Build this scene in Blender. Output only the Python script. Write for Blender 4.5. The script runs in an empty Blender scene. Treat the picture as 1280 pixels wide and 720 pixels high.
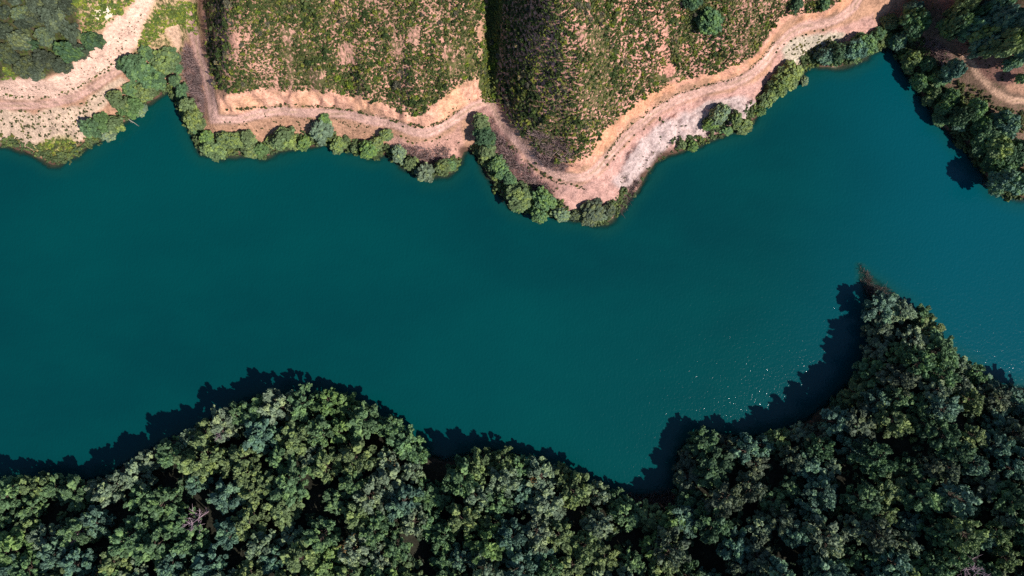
import bpy, bmesh, math, random
import numpy as np
from mathutils import Vector, Matrix

# ---------------------------------------------------------------- camera, sky, sun, exposure
sc = bpy.context.scene
COL = sc.collection
HC = 170.0                      # drone height above the lake, metres
MPP = 0.2                       # metres per photo pixel at lake level (1280 wide)
cam = bpy.data.cameras.new('camera'); cam.sensor_width = 36.0; cam.lens = 36.0 * HC / (1280 * MPP)
cam.clip_start = 1.0; cam.clip_end = 6000.0
co = bpy.data.objects.new('camera', cam); COL.objects.link(co)
co.location = (0, 0, HC); co.rotation_euler = (0, 0, 0)
sc.camera = co

SUN_EL = 47.0
SUN_AZ = 123.0                  # clockwise from +Y (image top)
w = bpy.data.worlds.new('World'); sc.world = w; w.use_nodes = True
nt = w.node_tree
sky = nt.nodes.new('ShaderNodeTexSky'); sky.sky_type = 'NISHITA'; sky.sun_disc = False
sky.sun_elevation = math.radians(SUN_EL); sky.sun_rotation = math.radians(SUN_AZ)
sky.ozone_density = 4.0; sky.dust_density = 0.3; sky.altitude = 500
bg = nt.nodes['Background']; bg.inputs['Strength'].default_value = 0.085
nt.links.new(sky.outputs[0], bg.inputs['Color'])
sl = bpy.data.lights.new('sun', 'SUN'); sl.energy = 4.6; sl.angle = math.radians(0.7); sl.color = (1.0, 0.955, 0.91)
so = bpy.data.objects.new('sun', sl); COL.objects.link(so); so.location = (60, -40, 140)
so.rotation_euler = (math.radians(SUN_EL - 90), 0, math.radians(-SUN_AZ))
sc.view_settings.view_transform = 'Standard'; sc.view_settings.look = 'None'
sc.view_settings.gamma = 1.0; sc.view_settings.exposure = 0.35
sc.view_settings.use_curve_mapping = False
sc.cycles.max_bounces = 6; sc.cycles.diffuse_bounces = 3; sc.cycles.glossy_bounces = 2
sc.cycles.transparent_max_bounces = 8
sc.cycles.use_denoising = False
sc.cycles.filter_width = 1.5

rng = np.random.default_rng(7)
random.seed(7)

# ---------------------------------------------------------------- helpers
def W(px, py, z=0.0):
    """the point at height z that a photo pixel looks at"""
    k = MPP * (HC - z) / HC
    return (px - 640) * k, -(py - 360) * k

def to_px(x, y, z):
    k = MPP * (HC - z) / HC
    return 640 + x / k, 360 - y / k

def value_noise(x, y, scale, seed, octaves=4, gain=0.5):
    """smooth noise in about -1..1 for arrays of world coordinates"""
    out = np.zeros(np.shape(x)); amp = 1.0; tot = 0.0
    for o in range(octaves):
        r = np.random.default_rng(seed * 131 + o)
        T = r.uniform(-1, 1, (256, 256))
        u = np.asarray(x) / scale + 37.3 * o + 1000; v = np.asarray(y) / scale + 91.7 * o + 1000
        i = np.floor(u).astype(int); j = np.floor(v).astype(int)
        f = u - i; g = v - j; f = f * f * (3 - 2 * f); g = g * g * (3 - 2 * g)
        i0 = i % 256; i1 = (i + 1) % 256; j0 = j % 256; j1 = (j + 1) % 256
        out += amp * ((T[j0, i0] * (1 - f) + T[j0, i1] * f) * (1 - g) + (T[j1, i0] * (1 - f) + T[j1, i1] * f) * g)
        tot += amp; amp *= gain; scale *= 0.5
    return out / tot * 1.6

def smooth(a, lo, hi):
    t = np.clip((a - lo) / (hi - lo), 0, 1); return t * t * (3 - 2 * t)

def chaikin(p, n=2):
    p = np.asarray(p, float)
    for _ in range(n):
        a = p[:-1] * 0.75 + p[1:] * 0.25; b = p[:-1] * 0.25 + p[1:] * 0.75
        q = np.empty((2 * len(a) + 2, p.shape[1])); q[0] = p[0]; q[-1] = p[-1]
        q[1:-1:2] = a; q[2:-1:2] = b
        p = q
    return p

def poly_inside(px, py, poly):
    poly = np.asarray(poly, float); ins = np.zeros(np.shape(px), bool)
    x0, y0 = poly[-1]
    for x1, y1 in poly:
        c = ((y1 > py) != (y0 > py))
        if y1 != y0:
            ins ^= c & (px < (x0 - x1) * (py - y1) / (y0 - y1) + x1)
        x0, y0 = x1, y1
    return ins

def line_dist(px, py, line, with_side=False):
    line = np.asarray(line, float); d = np.full(np.shape(px), 1e9); side = np.zeros(np.shape(px))
    for (x0, y0), (x1, y1) in zip(line[:-1, :2], line[1:, :2]):
        dx, dy = x1 - x0, y1 - y0; L = dx * dx + dy * dy + 1e-9
        t = np.clip(((px - x0) * dx + (py - y0) * dy) / L, 0, 1)
        e = np.hypot(px - x0 - t * dx, py - y0 - t * dy)
        if with_side:
            side = np.where(e < d, np.sign((px - x0) * dy - (py - y0) * dx), side)
        d = np.minimum(d, e)
    return (d, d * side) if with_side else d

def poly_mask(px, py, poly, soft):
    """1 inside, 0 outside, a soft edge of `soft` pixels"""
    poly = np.asarray(poly, float)
    out = np.zeros(np.shape(px))
    sel = ((px > poly[:, 0].min() - soft) & (px < poly[:, 0].max() + soft) & (py > poly[:, 1].min() - soft) & (py < poly[:, 1].max() + soft))
    if not sel.any(): return out
    a, b = px[sel], py[sel]
    d = line_dist(a, b, np.vstack([poly, poly[:1]]))
    s = np.where(poly_inside(a, b, poly), d, -d)
    out[sel] = smooth(s, -soft, soft)
    return out

def mesh_np(name, V, F, mats, attrs=None, smooth_shade=False):
    me = bpy.data.meshes.new(name)
    V = np.ascontiguousarray(V, np.float32); F = np.ascontiguousarray(F, np.int32)
    n = F.shape[1]
    me.vertices.add(len(V)); me.vertices.foreach_set('co', V.ravel())
    me.loops.add(F.size); me.loops.foreach_set('vertex_index', F.ravel())
    me.polygons.add(len(F))
    me.polygons.foreach_set('loop_start', np.arange(0, F.size, n, dtype=np.int32))
    me.polygons.foreach_set('loop_total', np.full(len(F), n, np.int32))
    me.polygons.foreach_set('use_smooth', np.full(len(F), smooth_shade, bool))
    for k, a in (attrs or {}).items():
        a = np.ascontiguousarray(a, np.float32)
        if a.ndim == 1:
            me.attributes.new(k, 'FLOAT', 'POINT').data.foreach_set('value', a)
        else:
            if a.shape[1] == 3: a = np.hstack([a, np.ones((len(a), 1), np.float32)])
            me.attributes.new(k, 'FLOAT_COLOR', 'POINT').data.foreach_set('color', np.ascontiguousarray(a, np.float32).ravel())
    me.update(calc_edges=True)
    for m in (mats if isinstance(mats, (list, tuple)) else [mats]): me.materials.append(m)
    return me

def obj(name, me, parent=None, loc=None):
    o = bpy.data.objects.new(name, me); COL.objects.link(o)
    if parent is not None: o.parent = parent
    if loc is not None: o.location = loc
    return o

def tag(o, label=None, cat=None, group=None, kind=None):
    if label: o['label'] = label
    if cat: o['category'] = cat
    if group: o['group'] = group
    if kind: o['kind'] = kind
    return o

# ---------------------------------------------------------------- materials
class NT:
    def __init__(s, name):
        s.m = bpy.data.materials.new(name); s.m.use_nodes = True; s.t = s.m.node_tree
        s.p = s.t.nodes['Principled BSDF']; s.out = s.t.nodes['Material Output']
    def n(s, typ, **kw):
        d = s.t.nodes.new('ShaderNode' + typ)
        for k, v in kw.items():
            if k.startswith('i_'):
                key = k[2:]; key = int(key) if key.isdigit() else key.replace('_', ' ')
                d.inputs[key].default_value = v
            else: setattr(d, k, v)
        return d
    def l(s, a, b): s.t.links.new(a, b)
    def attr(s, name, out='Fac'):
        d = s.n('Attribute'); d.attribute_name = name; return d.outputs[out]
    def math(s, op, a, b=0.0, c=None, clamp=False):
        d = s.n('Math', operation=op); d.use_clamp = clamp
        for i, v in enumerate((a, b) if c is None else (a, b, c)):
            if isinstance(v, (int, float)): d.inputs[i].default_value = v
            else: s.l(v, d.inputs[i])
        return d.outputs[0]
    def mix(s, f, a, b, blend='MIX'):
        d = s.n('Mix', data_type='RGBA', blend_type=blend)
        for i, v in ((0, f), (6, a), (7, b)):
            if isinstance(v, (int, float)): d.inputs[i].default_value = v
            elif isinstance(v, tuple): d.inputs[i].default_value = (*v, 1) if len(v) == 3 else v
            else: s.l(v, d.inputs[i])
        return d.outputs[2]
    def noise(s, scale, detail=4, rough=0.55, vec=None, stretch=None):
        if vec is None: vec = s.n('TexCoord').outputs['Object']
        if stretch:
            mp = s.n('Mapping'); mp.inputs['Scale'].default_value = stretch; s.l(vec, mp.inputs['Vector']); vec = mp.outputs[0]
        d = s.n('TexNoise'); d.inputs['Scale'].default_value = scale; d.inputs['Detail'].default_value = detail
        d.inputs['Roughness'].default_value = rough; s.l(vec, d.inputs['Vector'])
        return d.outputs['Fac']
    def ramp(s, f, lo, hi):
        d = s.n('MapRange', interpolation_type='SMOOTHSTEP'); s.l(f, d.inputs[0])
        d.inputs[1].default_value = lo; d.inputs[2].default_value = hi
        return d.outputs[0]

def terrain_material():
    t = NT('soil and litter')
    col = t.attr('soil', 'Color'); veg = t.attr('veg'); rough = t.attr('stony')
    n1 = t.noise(0.35, 5, 0.6); n2 = t.noise(1.6, 5, 0.65); n3 = t.noise(5.0, 4, 0.7)
    v = t.math('ADD', t.math('MULTIPLY', n1, 0.5), t.math('ADD', t.math('MULTIPLY', n2, 0.7), t.math('MULTIPLY', n3, 0.6)))
    v = t.math('ADD', t.math('MULTIPLY', t.math('SUBTRACT', v, 0.9), 2.6), 1.0)
    gray = t.n('CombineColor'); [t.l(v, gray.inputs[i]) for i in range(3)]
    c = t.mix(1.0, col, gray.outputs[0], 'MULTIPLY')
    # pale stones and dark pits scattered where the ground is stony
    vor = t.n('TexVoronoi', feature='F1'); vor.inputs['Scale'].default_value = 1.3
    t.l(t.n('TexCoord').outputs['Object'], vor.inputs['Vector'])
    st = t.math('MULTIPLY', t.math('MULTIPLY', t.math('SUBTRACT', 1.0, t.ramp(vor.outputs['Distance'], 0.12, 0.3)), rough), t.ramp(t.noise(0.5, 3), 0.42, 0.6))
    c = t.mix(t.math('MULTIPLY', st, 0.75), c, (0.085, 0.085, 0.035))
    # low herbs and litter: green speckle following the vegetation density
    th = t.math('SUBTRACT', 1.02, veg)
    nv = t.math('ADD', t.math('MULTIPLY', t.noise(1.5, 5, 0.65, stretch=(1.25, 0.75, 0.75)), 0.75), t.math('MULTIPLY', n3, 0.25))
    d = t.math('MULTIPLY', t.math('SUBTRACT', nv, t.math('ADD', t.math('MULTIPLY', th, 0.5), 0.26)), 14.0, clamp=True)
    g = t.mix(t.noise(0.25, 3), (0.045, 0.080, 0.014), (0.105, 0.130, 0.032))
    g = t.mix(t.ramp(n2, 0.35, 0.65), (0.035, 0.045, 0.012), g)
    c = t.mix(t.math('MULTIPLY', d, 0.9), c, g)
    t.l(c, t.p.inputs['Base Color'])
    t.p.inputs['Roughness'].default_value = 0.95; t.p.inputs['Specular IOR Level'].default_value = 0.1
    b = t.n('Bump'); b.inputs['Strength'].default_value = 0.55; b.inputs['Distance'].default_value = 0.5
    t.l(t.math('ADD', n2, t.math('MULTIPLY', n3, 0.5)), b.inputs['Height']); t.l(b.outputs[0], t.p.inputs['Normal'])
    return t.m

def water_material():
    t = NT('lake water')
    tc = t.n('TexCoord').outputs['Object']
    big = t.noise(0.011, 3, 0.5); mid = t.noise(0.06, 4, 0.6, stretch=(0.5, 1.0, 1.0))
    c = t.mix(t.ramp(big, 0.3, 0.7), (0.0001, 0.0360, 0.0405), (0.0001, 0.0490, 0.0505))
    c = t.mix(t.math('MULTIPLY', t.ramp(mid, 0.3, 0.75), 0.38), c, (0.0001, 0.060, 0.0580))
    dep = t.attr('depth')
    sx = t.n('SeparateXYZ'); t.l(tc, sx.inputs[0])      # sky glare painted into the water colour, bluer behind the point
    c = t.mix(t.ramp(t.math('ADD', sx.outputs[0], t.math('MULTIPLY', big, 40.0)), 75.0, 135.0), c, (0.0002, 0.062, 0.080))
    c = t.mix(t.math('MULTIPLY', t.math('SUBTRACT', 1.0, t.ramp(dep, 0.3, 3.0)), 0.45), c, (0.006, 0.055, 0.040))
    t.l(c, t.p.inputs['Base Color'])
    t.p.inputs['Roughness'].default_value = 0.12; t.p.inputs['IOR'].default_value = 1.333; t.p.inputs['Specular IOR Level'].default_value = 0.36
    w1 = t.noise(1.6, 3, 0.6, stretch=(1.0, 0.8, 1.0)); w2 = t.noise(0.35, 2, 0.5)
    b = t.n('Bump'); b.inputs['Strength'].default_value = 1.0; b.inputs['Distance'].default_value = 0.090
    t.l(t.math('ADD', w1, t.math('MULTIPLY', w2, 0.5)), b.inputs['Height']); t.l(b.outputs[0], t.p.inputs['Normal'])
    tr = t.n('BsdfTransparent'); tr.inputs[0].default_value = (0.62, 0.85, 0.8, 1)
    mx = t.n('MixShader'); t.l(t.ramp(dep, 0.0, 1.1), mx.inputs[0])
    t.l(tr.outputs[0], mx.inputs[1]); t.l(t.p.outputs[0], mx.inputs[2]); t.l(mx.outputs[0], t.out.inputs['Surface'])
    return t.m

def leaf_material(name, yellow=(1.25, 1.1, 0.7), spread=0.9, trans=0.18):
    """leaf colour = the plant's own colour varied tuft by tuft"""
    t = NT(name)
    oi = t.n('ObjectInfo'); tint = t.attr('tint')
    f = t.math('ADD', t.math('MULTIPLY', tint, spread), 1.0 - spread * 0.5)
    g = t.n('CombineColor'); [t.l(f, g.inputs[i]) for i in range(3)]
    c = t.mix(1.0, oi.outputs['Color'], g.outputs[0], 'MULTIPLY')
    c = t.mix(t.ramp(tint, 0.55, 1.0), c, t.mix(1.0, c, yellow, 'MULTIPLY'))
    n = t.noise(2.2, 3, 0.7)
    n = t.math('ADD', t.math('MULTIPLY', n, 0.9), 0.55)
    g2 = t.n('CombineColor'); [t.l(n, g2.inputs[i]) for i in range(3)]
    c = t.mix(1.0, c, g2.outputs[0], 'MULTIPLY')
    t.l(c, t.p.inputs['Base Color']); t.p.inputs['Roughness'].default_value = 0.6
    t.p.inputs['Specular IOR Level'].default_value = 0.25
    tr = t.n('BsdfTranslucent'); t.l(c, tr.inputs[0])
    mx = t.n('MixShader'); mx.inputs[0].default_value = trans
    t.l(t.p.outputs[0], mx.inputs[1]); t.l(tr.outputs[0], mx.inputs[2]); t.l(mx.outputs[0], t.out.inputs['Surface'])
    return t.m

def bark_material(name, c0, c1):
    t = NT(name)
    c = t.mix(t.ramp(t.noise(3.0, 5, 0.7, stretch=(1, 1, 0.3)), 0.3, 0.7), c0, c1)
    t.l(c, t.p.inputs['Base Color']); t.p.inputs['Roughness'].default_value = 0.9
    b = t.n('Bump'); b.inputs['Strength'].default_value = 0.4; t.l(t.noise(8, 4), b.inputs['Height']); t.l(b.outputs[0], t.p.inputs['Normal'])
    return t.m

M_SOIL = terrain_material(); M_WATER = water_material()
M_PINE = leaf_material('pine needles', (1.22, 1.12, 0.85), 0.7, 0.22)
M_LEAF = leaf_material('broad leaves', (1.25, 1.12, 0.7), 0.7, 0.25)
M_SCRUB = leaf_material('scrub leaves', (1.6, 1.25, 0.7), 1.0)
M_BARK = bark_material('brown bark', (0.07, 0.045, 0.03), (0.15, 0.10, 0.075))
M_DEAD = bark_material('bare grey branches', (0.26, 0.17, 0.20), (0.48, 0.34, 0.37))
M_ORANGE = bark_material('dry orange branches', (0.34, 0.19, 0.07), (0.56, 0.33, 0.12))
M_LOG = bark_material('bleached wood', (0.30, 0.26, 0.20), (0.50, 0.45, 0.36))
M_BRUSH = leaf_material('dry brush', (1.2, 1.1, 1.1), 0.9, 0.1)

# ---------------------------------------------------------------- the lie of the land (x, y in photo pixels, z in metres)
SHORE_N = [(-400,182),(-120,184),(0,182),(18,185),(40,190),(55,198),(73,204),(92,199),(110,184),(124,178),(136,166),(153,154),(166,142),(180,131),(194,121),
  (203,115),(212,116),(219,126),(229,146),(238,166),(250,186),(262,192),(275,194),(293,193),(312,193),(328,196),(345,189),(365,184),(387,180),
  (413,178),(430,186),(453,193),(470,194),(482,190),(495,199),(517,217),(534,222),(553,218),(565,214),(574,204),(581,190),(590,184),
  (598,192),(606,210),(618,228),(632,248),(645,258),(660,264),(680,266),(700,272),(730,276),(751,281),(767,273),(776,258),(793,238),(810,217),(822,202),
  (843,188),(870,182),(907,167),(936,160),(946,143),(958,128),(976,114),(1000,97),(1011,83),(1030,80),(1054,81),(1079,70),(1098,59),(1110,57),
  (1122,66),(1136,90),(1152,118),(1172,146),(1192,170),(1214,196),(1232,218),(1246,238),(1262,246),(1280,250),(1400,258),(1700,262)]
SHORE_S = [(1700,520),(1400,498),(1280,484),(1250,478),(1228,462),(1200,446),(1176,424),(1158,398),(1142,384),(1118,374),(1104,366),(1096,361),(1091,360),(1088,364),
  (1087,370),(1087,380),(1086,402),(1084,430),(1070,455),(1046,482),(1026,504),(1000,523),(965,534),(930,538),(890,537),(858,542),(842,556),(838,580),(842,606),(836,622),
  (812,624),(790,620),(765,612),(740,600),(712,588),(690,575),(664,571),(640,562),(610,558),(580,562),(556,564),(536,560),(518,546),(500,534),(474,518),(446,502),(425,492),(395,488),
  (368,484),(340,485),(312,492),(284,503),(262,516),(245,530),(222,537),(196,548),(168,560),(146,576),(124,592),(96,598),(70,600),(40,596),(18,590),(0,598),(-120,610),(-400,615)]
def inland(p):
    '''the southern waterline lies back under the overhanging crowns'''
    d = np.gradient(p, axis=0); d /= np.linalg.norm(d, axis=1)[:, None] + 1e-9
    tip = smooth(np.hypot(p[:, 0] - 1093, p[:, 1] - 362), 10, 70)
    m = (12.0 - 5.0 * (p[:, 0] > 1095)) * (0.12 + 0.88 * tip)
    m *= 1 - 0.75 * np.exp(-((p[:, 0] - 812) / 26) ** 2)
    q = p + np.stack([d[:, 1], -d[:, 0]], 1) * m[:, None]
    for _ in range(4): q[1:-1] = (q[:-2] + 2 * q[1:-1] + q[2:]) / 4
    return q
LAKE = np.vstack([chaikin(SHORE_N, 2), inland(chaikin(SHORE_S, 2))])

ROADS = {  # centre line with heights, half width in pixels
 'lower': ([(-300,128,5),(0,131,5),(31,133,5),(61,131,5),(92,122,5.5),(122,106,6),(146,91,6.5),(158,78,7)], 5.0),
 'cove':  ([(236,10,9),(241,43,7.6),(250,70,7),(258,100,6.5),(263,125,6.2),(267,150,6)], 6.0),
 'main':  ([(267,150,6),(290,150,6),(320,142,6),(350,139,6),(380,141,6),(413,142,6),(447,146,6),(473,151,6),(500,159,6),(520,166,6),(536,167,6),(557,158,6),(576,143,6.2),
            (597,130,6.5),(612,127,6.5),(622,141,6.3),(634,162,6),(651,183,6),(676,207,6),(701,221,6),(726,225,6),(747,212,6),(763,192,6),(780,172,6),(800,154,6),(827,133,6),(860,117,6),
            (893,110,6),(927,102,6),(953,82,6),(973,57,6.5),(993,38,7),(1027,29,7.5),(1053,21,7.8),(1075,0,8.5),(1095,-80,12)], 5.6),
 'east':  ([(1204,70,7.1),(1213,83,7),(1231,105,7),(1253,122,7),(1280,126,7.2),(1340,124,8),(1600,130,9)], 4.0),
}
SCARP_A = [(268,108,9.5),(276,121,11),(307,116,11),(340,114,11),(380,114,11),(420,116,11),(453,122,11),(480,131,10.5),(500,140,10),(527,143,10),(541,132,10.5),(556,120,11),(580,103,11),(597,100,10)]
SCARP_B = [(626,128,8),(638,153,9),(663,182,9.5),(688,199,10),(713,204,10),(738,195,10.5),(751,170,11),(772,149,11),(793,130,11),(810,119,11),(833,109,11),(860,99,11),(893,92,11),(927,79,11),(947,66,11.5),(960,43,12),(980,20,12.5),(1013,16,13),(1040,9,13),(1056,-4,14),(1075,-80,20)]
LINES = [
 [(1140,-60,12),(1158,0,9),(1172,30,8),(1192,58,7.3),(1213,83,7)],
 [(158,78,7),(172,52,8.5),(186,22,11),(200,0,13),(216,-80,18)],
 [(-300,95,13),(0,97,13),(31,103,13),(67,97,13),(101,76,13),(107,53,13.5),(134,40,14),(165,15,14.5),(174,0,15),(190,-80,20)],
 [(208,117,0.5),(212,90,2.5),(222,60,5),(228,30,8),(231,0,11),(236,-80,18)],
 [(247,-80,17),(249,0,12),(252,30,10),(258,76,8.3),(264,105,7.5)],
 [(279,82,18),(285,40,25),(293,0,31),(302,-80,40)],
 [(330,60,18.5),(420,60,17),(520,60,16.5)],[(330,0,26),(420,0,24),(520,0,23)],[(330,-80,35),(420,-80,33),(520,-80,31)],
 [(566,88,14),(588,40,16.5),(594,0,21),(594,-80,30)],
 [(617,129,6.5),(610,104,8),(617,76,10),(608,44,12.5),(615,14,15),(607,-20,18),(610,-80,23)],
 [(713,204,10),(720,150,19),(726,105,28),(716,50,35),(704,0,40),(694,-80,50)],
 [(775,130,15),(790,100,18.5),(800,60,22),(810,0,29),(815,-80,38)],[(860,70,15.5),(870,40,19),(885,0,25),(895,-80,35)],[(940,40,15.5),(950,0,20),(960,-80,30)],
 [(1108,58,0),(1125,30,3),(1135,0,6),(1150,-80,14)],
 [(1300,90,11),(1270,70,12),(1245,40,14),(1220,0,16),(1210,-80,22)],[(1280,0,23),(1300,-80,32),(1450,0,33),(1500,-80,40)],
 [(0,60,18),(50,40,19)],[(60,0,23),(0,0,25),(-150,0,30)],[(80,-80,31),(0,-80,34),(-200,-80,40)],
 [(-200,690,7),(0,680,7),(200,660,8.5),(330,600,8),(440,610,8),(480,660,10)],[(-250,760,13),(0,740,13),(200,740,15),(350,700,14),(450,740,16)],
 [(545,612,2),(545,660,5),(548,740,10)],[(600,640,6.5),(680,650,6.5),(760,680,6)],[(600,740,13),(700,740,12)],
 [(860,660,3.5),(870,720,6),(880,800,9)],[(880,590,3),(960,570,3.5),(1040,530,3.5),(1078,490,3),(1100,440,2.5)],[(900,640,5),(1000,610,7.5),(1080,550,8),(1125,450,6)],[(1108,385,1.5),(1128,410,4)],
 [(1150,450,10),(1180,520,14),(1230,580,17),(1290,620,19),(1450,680,24)],[(1000,680,12),(1100,680,15),(1200,700,18)],[(1290,530,12),(1500,560,14)],
 [(-300,830,20),(300,830,22),(700,830,19),(1100,830,22),(1500,830,30)],
]
for k in ROADS: LINES.append(ROADS[k][0])
LINES += [SCARP_A, SCARP_B]

X0, X1, Y0, Y1 = -172.0, 172.0, -108.0, 108.0
gx = np.arange(X0, X1 + .5, 1.0); gy = np.arange(Y0, Y1 + .5, 1.0)
GX, GY = np.meshgrid(gx, gy)
lakeW = np.array([W(a, b, 0) for a, b in LAKE])

def lake_signed(x, y):
    """distance to the shore in metres, positive on land"""
    wx = x + 0.95 * value_noise(x, y, 5.0, 3, 4, .65); wy = y + 0.95 * value_noise(x, y, 5.0, 4, 4, .65)
    d = line_dist(wx, wy, lakeW)
    return np.where(poly_inside(wx, wy, lakeW), -d, d)

SD = lake_signed(GX, GY)

def solve():
    known = np.full(GX.shape, np.nan)
    cnt = np.zeros(GX.shape); acc = np.zeros(GX.shape)
    for L in LINES:
        P = chaikin(L, 1) if len(L) > 2 else np.asarray(L, float)
        for a, b in zip(P[:-1], P[1:]):
            for t in np.linspace(0, 1, 40):
                p = a + (b - a) * t; x, y = W(p[0], p[1], p[2])
                i = int(round(y - Y0)); j = int(round(x - X0))
                if 0 <= i < cnt.shape[0] and 0 <= j < cnt.shape[1]:
                    acc[i, j] += p[2]; cnt[i, j] += 1
    m = cnt > 0; known[m] = acc[m] / cnt[m]
    wat = SD <= 0; known[wat] = 0
    H = np.zeros(GX.shape) + 8.0; H[~np.isnan(known)] = known[~np.isnan(known)]
    for step in (16, 8, 4, 2, 1):
        h, w_ = GX.shape; nh, nw = -(-h // step), -(-w_ // step)
        K = np.full((nh, nw), np.nan); A = np.zeros((nh, nw)); N = np.zeros((nh, nw))
        ii, jj = np.nonzero(~np.isnan(known))
        np.add.at(A, (ii // step, jj // step), known[ii, jj]); np.add.at(N, (ii // step, jj // step), 1)
        k = N > 0; K[k] = A[k] / N[k]
        if step == 16: U = np.full((nh, nw), 8.0)
        else:
            U = np.repeat(np.repeat(U, 2, 0), 2, 1)[:nh, :nw]
            if U.shape != (nh, nw): U = np.pad(U, ((0, nh - U.shape[0]), (0, nw - U.shape[1])), 'edge')
        U[k] = K[k]
        for _ in range(220 if step > 1 else 160):
            P = np.pad(U, 1, 'edge')
            U = 0.25 * (P[:-2, 1:-1] + P[2:, 1:-1] + P[1:-1, :-2] + P[1:-1, 2:]); U[k] = K[k]
    return U

HT = solve()
for _ in range(2):
    P = np.pad(HT, 1, 'edge')
    HT = (P[:-2, 1:-1] + P[2:, 1:-1] + P[1:-1, :-2] + P[1:-1, 2:] + 2 * HT) / 6
HT = np.where(SD > 0, np.maximum(HT, 0.05 + 0.28 * np.minimum(SD, 3.0)), -np.minimum(6.5, 0.55 * -SD))
def blur(A, n):
    for _ in range(n):
        P = np.pad(A, 1, 'edge'); A = (P[:-2, 1:-1] + P[2:, 1:-1] + P[1:-1, :-2] + P[1:-1, 2:] + P[1:-1, 1:-1]) / 5
    return A
hx, hy = to_px(GX, GY, HT)
spur = np.maximum(poly_mask(hx, hy, [(258,-300),(262,60),(278,108),(340,106),(420,108),(455,114),(500,130),(535,125),(560,108),(590,90),(604,40),(604,-300)], 8),
                  poly_mask(hx, hy, [(626,-300),(632,110),(650,150),(690,188),(713,195),(735,186),(756,160),(800,122),(860,90),(920,72),(950,45),(985,8),(1060,-20),(1075,-300)], 8))
HT = HT * (1 - spur) + blur(HT, 14) * spur
kx, ky = to_px(GX, GY, 0)
shoal = poly_mask(kx, ky, [(1066,326),(1078,326),(1092,342),(1116,362),(1130,374),(1100,380),(1080,372),(1070,352)], 6)
HT = np.where(HT < 0, HT * (1 - shoal) - 0.45 * shoal, HT)
land = smooth(SD, 1.0, 10.0)
hill = smooth(HT, 8.0, 13.0)
HT = HT + land * hill * (0.9 * value_noise(GX, GY, 11, 11, 4) + 1.5 * value_noise(GX, GY * .25, 5.5, 12, 2))

def bil(A, x, y):
    u = np.clip(np.asarray(x, float) - X0, 0, A.shape[1] - 1.001); v = np.clip(np.asarray(y, float) - Y0, 0, A.shape[0] - 1.001)
    j = u.astype(int); i = v.astype(int); f = u - j; g = v - i
    return (A[i, j] * (1 - f) + A[i, j + 1] * f) * (1 - g) + (A[i + 1, j] * (1 - f) + A[i + 1, j + 1] * f) * g

def ground(x, y): return float(bil(HT, x, y))

def on_ground(px, py, dz=0.0):
    """where the photo pixel meets the terrain (plus dz)"""
    z = 5.0
    for _ in range(12):
        x, y = W(px, py, z); z = 0.5 * z + 0.5 * (max(ground(x, y), 0.0) + dz)
    return x, y, ground(x, y)

# ---------------------------------------------------------------- terrain mesh
def axis(a, b, step):
    mid = np.arange(a, b + 1e-6, step); out = []; s = step * 2; v = 0.0
    while v < 1800: v += s; s *= 1.45; out.append(v)
    out = np.array(out)
    return np.concatenate([a - out[::-1], mid, b + out])

ax = axis(X0, X1, 0.42); ay = axis(Y0, Y1, 0.42)
TX, TY = np.meshgrid(ax, ay); nx, ny = len(ax), len(ay)
x = TX.ravel(); y = TY.ravel()
z = bil(HT, x, y); sd = bil(SD, x, y)
out = np.hypot(np.maximum(np.abs(x) - X1, 0), np.maximum(np.abs(y) - Y1, 0))
z = z + smooth(sd, 0.5, 4.0) * (0.10 * value_noise(x, y, 2.2, 21, 3) + smooth(z, 7.5, 11) * 0.22 * value_noise(x, y, 3.5, 22, 3))
z = np.where((out > 0) & (z > 0), z + np.minimum(out, 500) * 0.10 + 0.05 * np.minimum(out, 300) * value_noise(x, y, 130, 5, 3), z)
tpx, tpy = to_px(x, y, np.clip(z, -10, 60))
npx = tpx + 4.5 * value_noise(x, y, 4.0, 31, 3); npy = tpy + 4.5 * value_noise(x, y, 4.0, 32, 3)

def L3(r, g, b):   # sRGB 0-255 to linear albedo
    f = lambda c: ((c / 255 + .055) / 1.055) ** 2.4 if c > 10 else c / 3294.6
    return np.array([f(r), f(g), f(b)])

soil = np.tile(L3(176, 134, 108), (len(x), 1)); veg = 0.62 * smooth(np.maximum(np.maximum(-tpy, 0) / 40, np.maximum(np.abs(tpx - 640) - 640, 0) / 60), 0.5, 1.5); stony = np.full(len(x), 0.25)
def paint(mask, c, vg=None, stn=None):
    global soil, veg, stony
    m = mask[:, None]; soil = soil * (1 - m) + np.asarray(c) * m
    if vg is not None: veg = veg * (1 - mask) + vg * mask
    if stn is not None: stony = stony * (1 - mask) + stn * mask

HILL_A = [(250,-200),(256,60),(268,112),(307,116),(340,114),(380,114),(420,116),(453,122),(485,136),(515,145),(530,143),(541,132),(556,120),(580,103),(598,98),(604,84),(596,44),(604,14),(596,-20),(600,-200)]
HILL_B = [(620,-200),(619,-20),(627,14),(620,44),(629,76),(622,104),(624,125),(638,153),(663,182),(688,198),(713,204),(738,195),(751,170),(772,149),(793,130),(810,119),(833,109),(860,99),(893,92),(927,79),(947,66),(960,43),(980,20),(1013,16),(1040,9),(1056,-4),(1075,-200)]
north = smooth(-tpy, -330, -300)
va = 0.63 + 0.16 * value_noise(x, y, 9, 41, 3)
paint(poly_mask(npx, npy, HILL_A, 3), L3(192, 142, 122), va, 0.4)
paint(poly_mask(npx, npy, HILL_B, 3), L3(194, 141, 124), va, 0.4)
# gully: darker litter between dense bushes
paint(poly_mask(npx, npy, [(603,-200),(606,60),(598,120),(622,128),(626,60),(626,-200)], 3), L3(150,128,100), 0.85, 0.3)
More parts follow.
